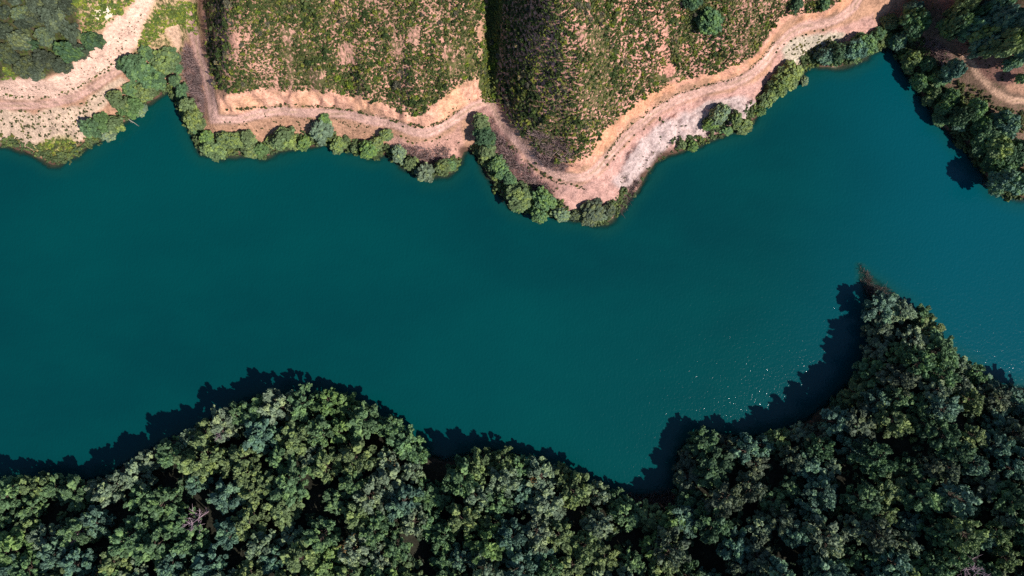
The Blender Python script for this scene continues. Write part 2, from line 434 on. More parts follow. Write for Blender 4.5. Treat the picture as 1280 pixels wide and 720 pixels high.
# bare reddish scrapes on the eastern hill
for c, rr in (((830,76),11),((826,50),7),((822,25),8),((838,90),6),((784,4),9),((855,60),6),((812,10),7),((850,15),7)):
    mm = 1 - smooth(np.hypot(npx - c[0], (npy - c[1]) * 0.6), rr * .6, rr * 1.2); paint(0.7 * mm, L3(206, 144, 122), 0.28, 0.2)
for c, rr in (((397,92),12),((360,40),10),((432,66),11),((520,50),13),((545,20),10),((470,60),7),((330,80),8),((455,15),8),((575,66),8)):
    mm = 1 - smooth(np.hypot(npx - c[0], (npy - c[1]) * 0.7), rr * .5, rr * 1.3); paint(0.4 * mm, L3(204, 156, 134), 0.50, 0.3)
# cut slopes (orange) between track and hill
rp = np.array(ROADS['main'][0])[:, :2]
cutA = [(262,112)] + [p[:2] for p in SCARP_A[1:]] + [(598,126),(576,138),(557,152),(536,160),(520,159),(500,152),(473,144),(447,139),(413,135),(350,132),(320,134),(290,142),(272,142)]
cutB = [p[:2] for p in SCARP_B[1:-1]] + [(1070,-4),(1050,14),(1025,22),(988,30),(966,50),(945,76),(922,94),(890,102),(857,109),(822,126),(795,147),(775,165),(757,186),(742,205),(724,217),(703,213),(680,199),(655,175),(640,155)]
jpx = tpx + 9 * value_noise(x, y, 3.5, 33, 3); jpy = tpy + 9 * value_noise(x, y, 3.5, 34, 3)
paint(poly_mask(jpx, jpy, cutA, 2), L3(212, 158, 132), 0.06, 0.4)
paint(poly_mask(jpx, jpy, cutB, 2), L3(212, 156, 130), 0.06, 0.4)
st = smooth(value_noise(x, y, 7, 51, 3), -0.1, 0.6)
paint(0.45 * st * poly_mask(npx, npy, cutB, 3), L3(218, 154, 108), None)
paint(0.45 * st * poly_mask(npx, npy, cutA, 3), L3(220, 164, 120), None)
paint(0.8 * poly_mask(npx, npy, [(640,158),(665,185),(690,203),(700,212),(676,202),(652,178)], 4), L3(178, 140, 124), 0.2, 0.4)
# banks below the track
below = [(590,135),(612,134),(624,150),(640,180),(668,212),(700,230),(728,234),(752,220),(770,196),(800,163),(860,126),(927,110),(956,90),(980,62),(1000,47),(1056,30),(1090,20),(1108,58),(1000,100),(946,145),(870,186),(800,235),(770,275),(735,280),(640,262),(600,200)]
paint(poly_mask(npx, npy, below, 3), L3(192, 148, 134), 0.08, 0.45)
paint(0.9 * poly_mask(npx, npy, [(606,140),(618,140),(640,185),(668,216),(690,232),(690,262),(650,240),(615,190)], 5), L3(150, 112, 104), 0.25, 0.5)
rock = [(764,232),(782,196),(812,168),(838,148),(872,132),(912,122),(945,126),(940,150),(905,162),(868,172),(836,186),(806,214),(782,240)]
paint(poly_mask(npx, npy, rock, 4), L3(192, 168, 160), 0.08, 0.7)
paint(poly_mask(npx, npy, [(975,62),(1000,46),(1040,38),(1058,44),(1040,62),(1010,78),(985,88)], 4), L3(182, 166, 146), 0.45, 0.4)
paint(0.85 * poly_mask(npx, npy, [(480,172),(510,176),(535,178),(560,170),(578,158),(580,190),(565,212),(540,218),(515,210),(492,194)], 4), L3(190, 144, 128), 0.06, 0.3)
# western slopes
paint(poly_mask(npx, npy, [(-400,90),(31,100),(67,94),(104,70),(134,36),(175,-4),(205,-4),(190,30),(165,66),(150,80),(120,98),(92,116),(61,124),(0,124),(-400,122)], 3), L3(222, 182, 160), 0.05, 0.45)
paint(poly_mask(npx, npy, [(-400,136),(0,138),(61,138),(95,130),(128,112),(150,96),(160,100),(132,130),(104,150),(112,172),(78,196),(40,184),(-400,176)], 3), L3(196, 168, 144), 0.25, 0.9)
paint(0.8 * poly_mask(npx, npy, [(42,182),(60,172),(92,174),(104,184),(92,197),(72,203),(55,197)], 5), L3(150, 146, 70), 0.7, 0.3)
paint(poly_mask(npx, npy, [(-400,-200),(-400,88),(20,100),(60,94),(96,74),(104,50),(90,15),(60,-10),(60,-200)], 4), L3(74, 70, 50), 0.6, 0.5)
paint(poly_mask(npx, npy, [(92,12),(104,46),(132,36),(172,-4),(190,-200),(60,-200),(62,-10)], 4), L3(182, 150, 116), 0.62, 0.4)
paint(poly_mask(npx, npy, [(118,18),(128,2),(138,8),(150,14),(140,24),(126,26)], 2), L3(232, 214, 186), 0.0, 0.2)
paint(poly_mask(npx, npy, [(168,66),(180,30),(200,-4),(246,-4),(250,46),(240,38),(232,60),(228,90),(212,90),(190,60)], 4), L3(186, 154, 118), 0.62, 0.4)
paint(poly_mask(npx, npy, [(205,20),(225,8),(244,4),(249,40),(240,36),(222,28)], 4), L3(150, 158, 70), 0.85, 0.2)
paint(0.8 * poly_mask(npx, npy, [(206,36),(222,32),(224,60),(218,66)], 3), L3(214, 176, 150), 0.1, 0.3)
paint(0.9 * poly_mask(npx, npy, [(230,52),(240,60),(252,90),(258,130),(256,156),(246,150),(236,110),(228,80)], 3), L3(146, 112, 104), 0.2, 0.6)
# eastern shore
paint(poly_mask(npx, npy, [(1112,56),(1130,20),(1140,-200),(1800,-200),(1800,260),(1260,244),(1200,178)], 3), L3(120, 96, 80), 0.45, 0.6)
paint(poly_mask(npx, npy, [(1164,-20),(1200,-20),(1216,30),(1250,72),(1280,88),(1280,112),(1255,112),(1225,90),(1196,52)], 4), L3(132, 96, 84), 0.04, 0.5)  # bare slope in dark brown, the grove's shade painted into its soil
paint(poly_mask(npx, npy, [(1252,112),(1285,100),(1400,100),(1400,122),(1262,120)], 2), L3(176, 134, 110), 0.15, 0.3)
paint(0.8 * poly_mask(npx, npy, [(1136,60),(1165,48),(1190,72),(1180,90),(1150,84)], 4), L3(158, 126, 116), 0.15, 0.8)
# forest floor in the south
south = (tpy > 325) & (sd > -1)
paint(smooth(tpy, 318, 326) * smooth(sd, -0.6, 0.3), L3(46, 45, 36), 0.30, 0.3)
# wet line and lake bed
wet = sd + 0.7 * value_noise(x, y, 2.5, 81, 3)
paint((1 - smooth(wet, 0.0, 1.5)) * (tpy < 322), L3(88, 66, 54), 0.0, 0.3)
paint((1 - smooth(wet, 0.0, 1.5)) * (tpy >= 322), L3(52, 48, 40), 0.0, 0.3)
paint(1 - smooth(sd, -2.5, -0.3), L3(70, 78, 60), 0.0, 0.2)
# the tracks: two pale wheel lines, a duller middle strip
road = np.zeros(len(x))
for k, (L, hw) in ROADS.items():
    P = chaikin(np.array(L)[:, :2], 2)
    sel = (tpx > P[:, 0].min() - 20) & (tpx < P[:, 0].max() + 20) & (tpy > P[:, 1].min() - 20) & (tpy < P[:, 1].max() + 20)
    jx = tpx[sel] + 1.6 * value_noise(x[sel], y[sel], 5, 61, 2); jy = tpy[sel] + 1.6 * value_noise(x[sel], y[sel], 5, 62, 2)
    d = line_dist(jx, jy, P)
    m = 1 - smooth(d, hw - 1.5, hw + 1.5)
    full = np.zeros(len(x)); full[sel] = m
    paint(full, L3(194, 152, 138) if k != 'east' else L3(186, 148, 120), 0.04, 0.12)
    rut = np.zeros(len(x)); rut[sel] = np.exp(-((d - hw * 0.5) / 1.3) ** 2); paint(0.45 * rut, L3(212, 170, 152), None)
    cen = np.zeros(len(x)); cen[sel] = np.exp(-(d / 1.3) ** 2) * (0.3 + 0.5 * smooth(value_noise(x[sel], y[sel], 6, 63, 2), -.3, .5)); paint(cen, L3(170, 140, 112), 0.25)
    edge = np.zeros(len(x)); edge[sel] = np.exp(-((d - hw) / 1.2) ** 2) * smooth(value_noise(x[sel], y[sel], 3, 64, 2), -.4, .5); paint(0.8 * edge, L3(132, 104, 84), 0.35)
    road = np.maximum(road, full)
big = value_noise(x, y, 14, 71, 4)[:, None]
soil = np.clip(soil * (1 + 0.10 * big), 0.01, 0.95)

bare = np.clip(poly_mask(tpx, tpy, cutA, 3) + poly_mask(tpx, tpy, cutB, 3) + 1.2 * poly_mask(tpx, tpy, rock, 3) + 0.6 * poly_mask(tpx, tpy, below, 3), 0, 1.3) * smooth(sd, .5, 2.0) * (1 - road)
z = z + bare * (0.75 * value_noise(x, y, 1.7, 91, 2) + 0.30 * np.abs(value_noise(x, y, 3.2, 92, 2)))
V = np.stack([x, y, z], 1)
idx = np.arange(nx * ny).reshape(ny, nx)
F = np.stack([idx[:-1, :-1].ravel(), idx[:-1, 1:].ravel(), idx[1:, 1:].ravel(), idx[1:, :-1].ravel()], 1)
fr = road[F].mean(1) > 0.5; fs = sd[F].mean(1); fn = tpy[F].mean(1)
def sub(name, sel):
    f = F[sel]; u, inv = np.unique(f, return_inverse=True)
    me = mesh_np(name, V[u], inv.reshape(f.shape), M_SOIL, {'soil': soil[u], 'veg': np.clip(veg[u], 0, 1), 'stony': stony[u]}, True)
    # keep one smooth surface across the seams: use the normals of the whole sheet
    me.normals_split_custom_set_from_vertices(NRM[u])
    return tag(obj(name, me), kind='structure')
Z = z.reshape(ny, nx); gyy, gxx = np.gradient(Z, ay, ax)
NRM = np.stack([-gxx.ravel(), -gyy.ravel(), np.ones(nx * ny)], 1); NRM /= np.linalg.norm(NRM, axis=1)[:, None]
sub('dirt_track', fr)
sub('lake_bed', ~fr & (fs < 0))
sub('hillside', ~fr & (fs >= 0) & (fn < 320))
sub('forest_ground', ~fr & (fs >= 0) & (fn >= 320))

# ---------------------------------------------------------------- water
wx_ = axis(X0, X1, 1.0); wy_ = axis(Y0, Y1, 1.0)
AX, AY = np.meshgrid(wx_, wy_); a_, b_ = AX.ravel(), AY.ravel()
dep = -bil(HT, a_, b_)
far = np.hypot(np.maximum(np.abs(a_) - X1, 0), np.maximum(np.abs(b_) - Y1, 0)); dep = np.where(far > 0, np.maximum(dep, 0.0), dep)
ix = np.arange(len(a_)).reshape(len(wy_), len(wx_))
FW = np.stack([ix[:-1, :-1].ravel(), ix[:-1, 1:].ravel(), ix[1:, 1:].ravel(), ix[1:, :-1].ravel()], 1)
keep = (dep[FW] > -2.5).any(1)
FW = FW[keep]; u, inv = np.unique(FW, return_inverse=True)
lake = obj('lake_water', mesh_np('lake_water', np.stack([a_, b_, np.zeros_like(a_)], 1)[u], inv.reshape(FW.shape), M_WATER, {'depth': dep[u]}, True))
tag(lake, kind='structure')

# ---------------------------------------------------------------- plant prototypes
def ico(sub_):
    bm = bmesh.new(); bmesh.ops.create_icosphere(bm, subdivisions=sub_, radius=1.0)
    v = np.array([p.co[:] for p in bm.verts]); f = np.array([[q.index for q in p.verts] for p in bm.faces]); bm.free()
    return v, f
ICO1, ICO2, ICO3 = ico(1), ico(2), ico(3)

def burrs(C, R, r, base=ICO2, lo=0.5, hi=1.3, D=None, long=1.0, tint=None):
    """one ragged leaf clump per centre; D = direction each clump is drawn out along"""
    C = np.asarray(C, float); n = len(C); bv, bf = base
    Q = r.normal(size=(n, 3, 3)); Q, _ = np.linalg.qr(Q)
    v = np.einsum('vk,nkj->nvj', bv, Q)
    rad = r.uniform(lo, hi, (n, len(bv)))
    v = v * rad[..., None] * np.asarray(R)[:, None, None] if np.ndim(R) == 1 else v * rad[..., None] * np.asarray(R)[:, None, :]
    if D is not None:
        D = D / (np.linalg.norm(D, axis=1)[:, None] + 1e-9)
        al = np.einsum('nvj,nj->nv', v, D); v = v + (long - 1.0) * al[..., None] * D[:, None, :]
    v = v + C[:, None, :]
    f = bf[None] + (np.arange(n) * len(bv))[:, None, None]
    t = (r.uniform(0, 1, n) if tint is None else tint)
    return v.reshape(-1, 3), f.reshape(-1, 3), np.repeat(t, len(bv))

def blades(C, D, R, n, r, w=0.22, bias=0.7, up=0.25, tint=None):
    """a spray of n narrow leaves or needles out of every clump centre"""
    C = np.asarray(C, float); m = len(C); R = np.asarray(R)
    u = r.normal(size=(m, n, 3)); u /= np.linalg.norm(u, axis=2)[..., None]
    if D is not None:
        D = np.asarray(D, float); D = D / (np.linalg.norm(D, axis=1)[:, None] + 1e-9); u = u + bias * D[:, None, :]
    u[..., 2] += up; u /= np.linalg.norm(u, axis=2)[..., None]
    s_ = np.cross(u, r.normal(size=(m, n, 3))); s_ /= np.linalg.norm(s_, axis=2)[..., None] + 1e-9
    L = R[:, None] * r.uniform(0.9, 1.6, (m, n)); b = C[:, None, :] + u * (0.25 * L)[..., None]
    t = C[:, None, :] + u * L[..., None]; mid = C[:, None, :] + u * (0.6 * L)[..., None]; sd_ = s_ * (w * R[:, None, None])
    v = np.stack([b, mid + sd_, t, mid - sd_], 2).reshape(-1, 3)
    k = np.arange(m * n)[:, None] * 4
    f = np.concatenate([k + [0, 1, 2], k + [0, 2, 3]], 1).reshape(-1, 3)
    tt = r.uniform(0, 1, m) if tint is None else tint
    tt = np.clip(np.repeat(tt, n) + r.normal(0, .15, m * n), 0, 1)
    return v, f, np.repeat(tt, 4)

def merge(*parts):
    V, F, T, o = [], [], [], 0
    for v, f, t in parts: V.append(v); F.append(f + o); T.append(t); o += len(v)
    return np.vstack(V), np.vstack(F), np.concatenate(T)

def tube(pts, rad, sides=6):
    pts = np.asarray(pts, float); V = []; F = []
    for i, p in enumerate(pts):
        d = pts[min(i + 1, len(pts) - 1)] - pts[max(i - 1, 0)]; d = d / (np.linalg.norm(d) + 1e-9)
        a = np.cross(d, [0.31, 0.95, 0.1]); a /= np.linalg.norm(a); b = np.cross(d, a)
        for k in range(sides):
            t = 2 * math.pi * k / sides; V.append(p + rad[i] * (math.cos(t) * a + math.sin(t) * b))
    for i in range(len(pts) - 1):
        for k in range(sides):
            k2 = (k + 1) % sides
            F.append([i * sides + k, i * sides + k2, (i + 1) * sides + k2, (i + 1) * sides + k])
    return V, F
def join(parts):
    V, F, o = [], [], 0
    for v, f in parts: V.extend(v); F.extend([[i + o for i in q] for q in f]); o += len(v)
    return np.array(V), np.array(F)

def pine_proto(seed):
    """a round-topped pine 10 m tall with a crown of radius 4 m"""
    r = np.random.default_rng(seed); C, R, D, TN = [], [], [], []; CC, CR, CT, CD = [], [], [], []; limbs = []
    lean = r.normal(0, 0.35, 2)
    nl = int(r.integers(5, 7))
    for i in range(nl):
        t = i / (nl - 1); zc = 3.4 + 5.4 * t
        Lr = 3.9 * math.sqrt(max(0.0, 1 - max(0.0, (t - 0.15) / 0.95) ** 2))
        nb = max(4, int(8.2 - 4.0 * t)); ph = r.uniform(0, 6.28)
        for k in range(nb):
            a = ph + 6.283 * k / nb + r.normal(0, 0.2); L = max(0.7, Lr * r.uniform(0.62, 1.1))
            up = r.uniform(0.05, 0.25) + 0.3 * t
            tip = np.array([math.cos(a) * L + lean[0] * t, math.sin(a) * L + lean[1] * t, zc + up * L])
            root = np.array([lean[0] * t * .6, lean[1] * t * .6, zc - 0.3])
            limbs.append((root, tip)); d = tip - root; d = d / np.linalg.norm(d); lt = r.uniform(0, 1)
            side = np.cross(d, [0, 0, 1]); q_ = r.uniform(0.75, 1.2)
            CC.append(tip - d * .45 + [0, 0, .05]); CR.append(np.array([.70, .70, .56]) * q_ * r.uniform(.8, 1.1)); CT.append(lt); CD.append(d * [1, 1, .3])
            for q in range(int(r.integers(6, 9))):      # the bunch
                f1, f2 = r.normal(0, .42), r.normal(0, .40)
                p = tip - d * 0.45 + (d * f1 + side * f2) * q_ + [0, 0, 0.30 * q_ - 0.55 * (f1 * f1 + f2 * f2) + r.normal(0, .08)]
                C.append(p); R.append(r.uniform(0.34, 0.52) * q_); D.append(d * .6 + side * f2 + [0, 0, 0.7]); TN.append(np.clip(lt + r.normal(0, .2), 0, 1))
            if L > 1.8:
                for s in r.uniform(.42, .7, 2):
                    C.append(root + (tip - root) * s + side * r.normal(0, .3)); R.append(r.uniform(.3, .46)); D.append(d + [0, 0, .4]); TN.append(lt * .8)
    top = np.array([lean[0], lean[1], 9.7])
    for k in range(6):
        C.append(top + r.normal(0, 0.45, 3) * [1, 1, .5]); R.append(r.uniform(.35, .55)); D.append(np.array([r.normal(0, .5), r.normal(0, .5), 1])); TN.append(r.uniform(.3, .9))
    R = np.array(R); D = np.array(D); tn = np.array(TN)
    V, F, T = merge(burrs(CC, np.array(CR), r, ICO2, 0.55, 1.32, np.array(CD), 1.35, np.array(CT)), burrs(C, R * .8, r, ICO2, 0.35, 1.35, D, 1.7, tn), blades(C, D, R, 12, r, 0.26, 1.1, 0.35, tn))
    crown = mesh_np('crown', V, F, M_PINE, {'tint': T})
    parts = [tube([(0, 0, -1.2), (0.05, 0, 2.5), (lean[0] * .4, lean[1] * .4, 6), (lean[0], lean[1], 9.3)], [0.26, 0.2, 0.13, 0.04], 7)]
    for a, b in limbs: parts.append(tube([a, (a + b) / 2 + [0, 0, -.15], a + (b - a) * .85], [0.07, 0.05, 0.02], 4))
    V, F = join(parts)
    return crown, mesh_np('trunk', V, F, M_BARK, None, True)

def broad_proto(seed, spread=1.0, tall=6.0, dense=1.0):
    """a lumpy broadleaf or willow bush of radius 2.5 m"""
    r = np.random.default_rng(seed); C, R, T = [], [], []
    lobes = [(np.array([0, 0, tall * .62]), 1.55)]
    n = int(r.integers(5, 8))
    for k in range(n):
        a = 6.283 * k / n + r.normal(0, .25); d = r.uniform(1.1, 1.75)
        lobes.append((np.array([math.cos(a) * d, math.sin(a) * d, tall * r.uniform(.32, .58)]), r.uniform(0.75, 1.2)))
    limbs = []
    for c, q in lobes:
        limbs.append(c); lt = r.uniform(0.1, 0.9)
        m = int(30 * q * q * dense) + 8
        u = r.normal(size=(m, 3)); u /= np.linalg.norm(u, axis=1)[:, None]; u[:, 2] = np.abs(u[:, 2]) * 1.0 - 0.25 * (r.random(m) < .5)
        rad = q * r.uniform(0.55, 1.25, m) ** 0.6
        C.append(c + u * rad[:, None] * [1.0, 1.0, 0.95]); R.append(r.uniform(0.24, 0.50, m)); T.append(np.clip(lt + r.normal(0, .22, m), 0, 1))
    C = np.vstack(C); R = np.concatenate(R); T = np.concatenate(T)
    V, F, T = merge(burrs(C, R * .95, r, ICO2, 0.5, 1.3, None, 1.0, T), blades(C, None, R, 10, r, 0.30, 0, 0.2, T))
    crown = mesh_np('crown', V, F, M_LEAF, {'tint': T})
    parts = [tube([(0, 0, -1.0), (0.05, 0.03, tall * .3), (0, 0, tall * .62)], [0.17, 0.12, 0.05], 6)]
    for c in limbs[1:]: parts.append(tube([(0, 0, tall * .1), c * [.5, .5, .55], c], [0.08, 0.06, 0.03], 5))
    V, F = join(parts)
    return crown, mesh_np('trunk', V, F, M_BARK, None, True)

def shrub_mesh(seed, name='shrub', mat=None):
    r = np.random.default_rng(seed); n = int(r.integers(10, 16))
    a = r.uniform(0, 6.28, n); d = np.sqrt(r.uniform(0, 1, n)) * 0.72
    C = np.stack([np.cos(a) * d, np.sin(a) * d, 0.35 + 0.45 * (1 - d) + r.normal(0, .08, n)], 1)
    R = r.uniform(.24, .42, n); T = r.uniform(0, 1, n)
    V, F, T = merge(burrs(C, R * .8, r, ICO2, 0.4, 1.35, None, 1.0, T), blades(C, None, R, 16, r, .3, 0, .3, T))
    return mesh_np(name, V, F, mat or M_SCRUB, {'tint': T})

def bare_proto(seed, mat, height=8.0):
    r = np.random.default_rng(seed); parts = []; limbs = []
    parts.append(tube([(0, 0, -1), (0.1, 0, height * .4), (0.2, 0.1, height * .75), (0.25, .1, height)], [.2, .15, .09, .02], 6))
    V0, F0 = join(parts); parts = []
    for k in range(16):
        h = height * r.uniform(.3, .95); a = 2.4 * k + r.normal(0, .3); L = (1 - h / height) * 2.6 + r.uniform(.9, 1.5)
        p0 = np.array([.15, .05, h]); d = np.array([math.cos(a), math.sin(a), r.uniform(.1, .6)])
        p1 = p0 + d * L * .5 + r.normal(0, .1, 3); p2 = p0 + d * L + [0, 0, .3]
        parts.append(tube([p0, p1, p2], [.085, .06, .025], 4))
        for q in range(5):
            s = p0 + (p2 - p0) * r.uniform(.35, 1); e = s + r.normal(0, .55, 3) + d * .35
            parts.append(tube([s, e], [.045, .015], 4))
    V, F = join(parts)
    return mesh_np('branches', V, F, mat, None, True), mesh_np('trunk', V0, F0, mat, None, True)

PINES = [pine_proto(100 + i) for i in range(8)]
BROADS = [broad_proto(200 + i, tall=random.choice([4.8, 5.5, 6.2])) for i in range(7)]
SHRUBS = [shrub_mesh(300 + i) for i in range(8)]

TINTS = {  # plain word -> leaf colour (linear albedo)
 'olive-green': (0.175, 0.240, 0.100), 'mid-green': (0.130, 0.225, 0.102), 'grey-green': (0.205, 0.275, 0.170), 'bluish-green': (0.120, 0.215, 0.150),
 'bright green': (0.150, 0.245, 0.085), 'dark green': (0.078, 0.145, 0.070), 'dull olive': (0.115, 0.150, 0.094), 'dark olive': (0.080, 0.100, 0.062)}

def plant(name, protos, pxy, r_px, base_r, base_h, tint, label, cat, group, sz=None, part='crown'):
    """a tree whose crown is seen at photo pixel pxy with radius r_px"""
    hs = (r_px * MPP / base_r) * (sz if sz else 1.0)
    h = base_h * hs
    px, py = pxy; x, y, g = on_ground(px, py, 0.62 * h)
    if g < -0.4: g = -0.4
    k = (HC - g - .62 * h) / HC; s = r_px * MPP * k / base_r
    e = bpy.data.objects.new(name, None); COL.objects.link(e); e.empty_display_size = 0.5
    e.location = (x, y, g); e.rotation_euler = (random.uniform(-.04, .04), random.uniform(-.04, .04), random.uniform(0, 6.283)); a_n = random.uniform(.84, 1.18) if part == 'crown' and base_r < 3 else random.uniform(.92, 1.08)
    e.scale = (s * a_n, s / a_n, hs * k)
    crown, trunk = random.choice(protos)
    c = obj(part, crown, e); t = obj('trunk', trunk, e)
    f = random.uniform(.9, 1.1); b = TINTS[tint]; c.color = (b[0] * f * random.uniform(.95, 1.05), b[1] * f, b[2] * f, 1)
    tag(e, label, cat, group)
    return e

ORD = ['first','second','third','fourth','fifth','sixth','seventh','eighth','ninth','tenth','eleventh','twelfth','thirteenth','fourteenth','fifteenth','sixteenth']
def size_word(r, lo, hi): return 'small' if r < lo else ('large' if r > hi else 'middling')

# ---------------------------------------------------------------- pine forests (crown outline as seen from the drone)
EDGE_W = [(-60,618),(0,608),(21,599),(50,598),(80,602),(122,602),(149,594),(170,571),(208,557),(243,536),(262,526),(288,512),(313,500),(347,494),(368,487),(396,491),(430,498),(446,500),(466,516),(483,522),(510,538),(526,552),(532,568),(525,590),
          (534,612),(556,604),(566,580),(585,572),(608,570),(639,561),(660,577),(684,580),(708,586),(724,604),(745,607),(768,610),(790,632),(830,640),(850,632)]
EDGE_E = [(850,632),(846,606),(848,582),(858,556),(872,543),(911,546),(950,553),(983,533),(1018,534),(1040,520),(1044,494),(1066,480),(1080,462),(1088,431),(1086,400),(1090,372),(1108,366),(1130,378),(1156,382),(1172,402),(1184,421),(1206,453),(1233,460),(1250,490),(1280,492),(1345,498)]
POLY_W = EDGE_W + [(850,640),(835,700),(850,770),(-60,770)]
POLY_E = EDGE_E + [(1345,770),(850,770),(835,700),(850,640)]
GAPS = [(205,600,12),(400,640,14),(120,690,14),(300,690,12),(520,690,16),(640,650,12),(780,670,12),(1140,560,14),(1230,640,14),(1040,640,12),(960,600,12),(1150,480,12),(60,650,12),(420,560,10),(548,597,22),(590,660,0),(250,640,14),(880,690,20),(1000,560,0),(930,650,13),(470,560,10),(160,640,10),(1060,600,12),(990,700,13),(720,655,9),(330,575,10)]

def fill(poly, edge, n_try, dmin, seed, rlo, rhi):
    r = np.random.default_rng(seed); poly = np.array(poly, float); pts = []
    # a row along the water first
    P = chaikin(edge, 1); seg = np.hypot(*np.diff(P, axis=0).T); L = np.concatenate([[0], np.cumsum(seg)])
    s = 8.0; k = 0
    while s < L[-1] - 8:
        rr = r.uniform(rlo, rhi) * 0.92
        i = min(np.searchsorted(L, s) - 1, len(seg) - 1); t = (s - L[i]) / seg[i]; p = P[i] + (P[i + 1] - P[i]) * t
        d = (P[i + 1] - P[i]) / seg[i]; nrm = np.array([-d[1], d[0]])       # towards the forest
        q = p + nrm * rr * 0.70
        if all(math.hypot(q[0] - a[0], q[1] - a[1]) > 0.60 * (rr + a[2]) for a in pts) and -50 < q[0] < 1335:
            pts.append((q[0], q[1], rr, s)); k += 1
        s += 6.0
    for _ in range(n_try):
        q = (r.uniform(poly[:, 0].min(), poly[:, 0].max()), r.uniform(poly[:, 1].min(), min(752, poly[:, 1].max()))); rr = r.uniform(rlo, rhi)
        if not poly_inside(np.array([q[0]]), np.array([q[1]]), poly)[0]: continue
        if line_dist(np.array([q[0]]), np.array([q[1]]), edge)[0] < rr * 0.8: continue
        if any(math.hypot(q[0] - a, q[1] - b) < c + rr * .55 for a, b, c in GAPS if c): continue
        if any(math.hypot(q[0] - a[0], q[1] - a[1]) < dmin * (rr + a[2]) for a in pts): continue
        pts.append((q[0], q[1], rr, None))
    return pts

# landmark cells for labels: (polygon test, phrase)
def cell_w(x, y):
    if x < 140: return 'in the far western corner' if y > 660 else 'behind the straight western shore'
    if x < 290: return 'near the bare pinkish tree' if y > 610 else 'west of the round headland'
    if x < 420: return 'atop the round headland' if y < 590 else ('below the red bush' if y > 660 else 'west of the red bush')
    if x < 530: return 'on the east flank of the headland' if y < 590 else ('around the orange dry branches' if y > 650 else 'between red bush and dark notch')
    if x < 630: return 'just below the dark notch' if y < 670 else 'deep behind the dark notch'
    if x < 740: return 'between dark notch and reeds' if y < 655 else 'far behind the middle shore'
    return 'just behind the purple reeds' if y < 690 else 'far behind the purple reeds'
def cell_e(x, y):
    if y < 440: return 'on the pointed eastern tip'
    if y < 510: return 'on the neck behind the pointed tip' if x < 1180 else 'beside the small eastern bay'
    if x < 950: return 'on the blunt nose' if y < 625 else 'south-east of the purple reeds'
    if x < 1060: return 'behind the shaded eastern shore' if y < 620 else 'on the shaded lower slope'
    if x < 1170: return 'mid eastern forest' if y < 620 else 'low in the eastern forest'
    return 'on the eastern ridge' if y < 600 else ('around the bare purple tree' if y > 660 else 'under the eastern ridge')

def front(x, y, west):
    if west:
        if x < 150: return 'along the straight western shore'
        if x < 300: return 'before the round headland'
        if x < 455: return 'round the headland top'
        if x < 545: return 'down the headland east side'
        if x < 665: return 'just past the dark notch'
        return 'down to the purple reeds'
    if x < 880 : return 'up the west side of the blunt nose'
    if x < 1050 and y > 480: return 'past the blunt nose'
    if y < 480 and x < 1097: return 'up the shaded edge to the pointed tip'
    return 'down the sunny edge from the pointed tip'

def forest(pts, west):
    words_w = ['mid-green','grey-green','olive-green','mid-green','mid-green','bluish-green','grey-green','olive-green','olive-green','mid-green','bright green','bluish-green']
    words_e = ['mid-green','grey-green','bluish-green','dull olive','dark green','dull olive','olive-green','bluish-green','dark green']  # darker set: the shade of the slope is painted into these leaf tints
    grp = 'pines of the western forest' if west else 'pines of the eastern forest'
    rows = {}; cells = {}; recs = []
    for (x, y, r, s) in pts:
        tint = random.choice(words_w if west else words_e)
        if not west and y < 470 and x > 1110: tint = random.choice(['olive-green', 'grey-green', 'mid-green'])
        recs.append([x, y, r, s, tint])
    for i, (x, y, r, s, tint) in enumerate(recs):
        if s is not None and -20 < x < 1300: rows.setdefault(front(x, y, west), []).append(i)
        else: cells.setdefault((cell_w if west else cell_e)(x, y), []).append(i)
    lab = {}
    for ph, ids in rows.items():
        ids.sort(key=lambda i: recs[i][3])
        for k, i in enumerate(ids):
            lab[i] = f"{recs[i][4]} shore pine, {ORD[min(k, 15)]} from west, {ph}"
    for ph, ids in cells.items():
        for i in ids: lab[i] = f"{size_word(recs[i][2], 18.5, 22.5)} {recs[i][4]} pine {ph}"
        by = {}
        for i in ids: by.setdefault(lab[i], []).append(i)
        for l, js in by.items():
            if len(js) == 2:
                js.sort(key=lambda i: recs[i][1])
                lab[js[0]] = l + ', nearer the water'; lab[js[1]] = l + ', farther from the water'
            elif len(js) > 2:
                js.sort(key=lambda i: recs[i][1])
                for k, i in enumerate(js): lab[i] = l + f', {ORD[k]} back from the water'
    for i, (x, y, r, s, tint) in enumerate(recs):
        t = plant('pine_tree', PINES, (x, y), r, 4.0, 10.0, tint, lab[i], 'pine tree', grp, sz=random.uniform(.70, 1.22) * (1.0 if s is None else (1.02 if west else (.66 if (y < 480 and x < 1110) else .82))))
PW = fill(POLY_W, EDGE_W, 6000, 0.66, 5, 15.0, 26.0)
PE = fill(POLY_E, EDGE_E, 6000, 0.67, 6, 14.0, 25.0)
forest(PW, True); forest(PE, False)

UNDER = [(PW[i][0] + random.gauss(0, 18), PW[i][1] + random.gauss(0, 14) + 6) for i in range(len(PW)) for _ in range(5)] + [(PE[i][0] + random.gauss(0, 16), PE[i][1] + random.gauss(0, 14) + 6) for i in range(len(PE)) for _ in range(5)]
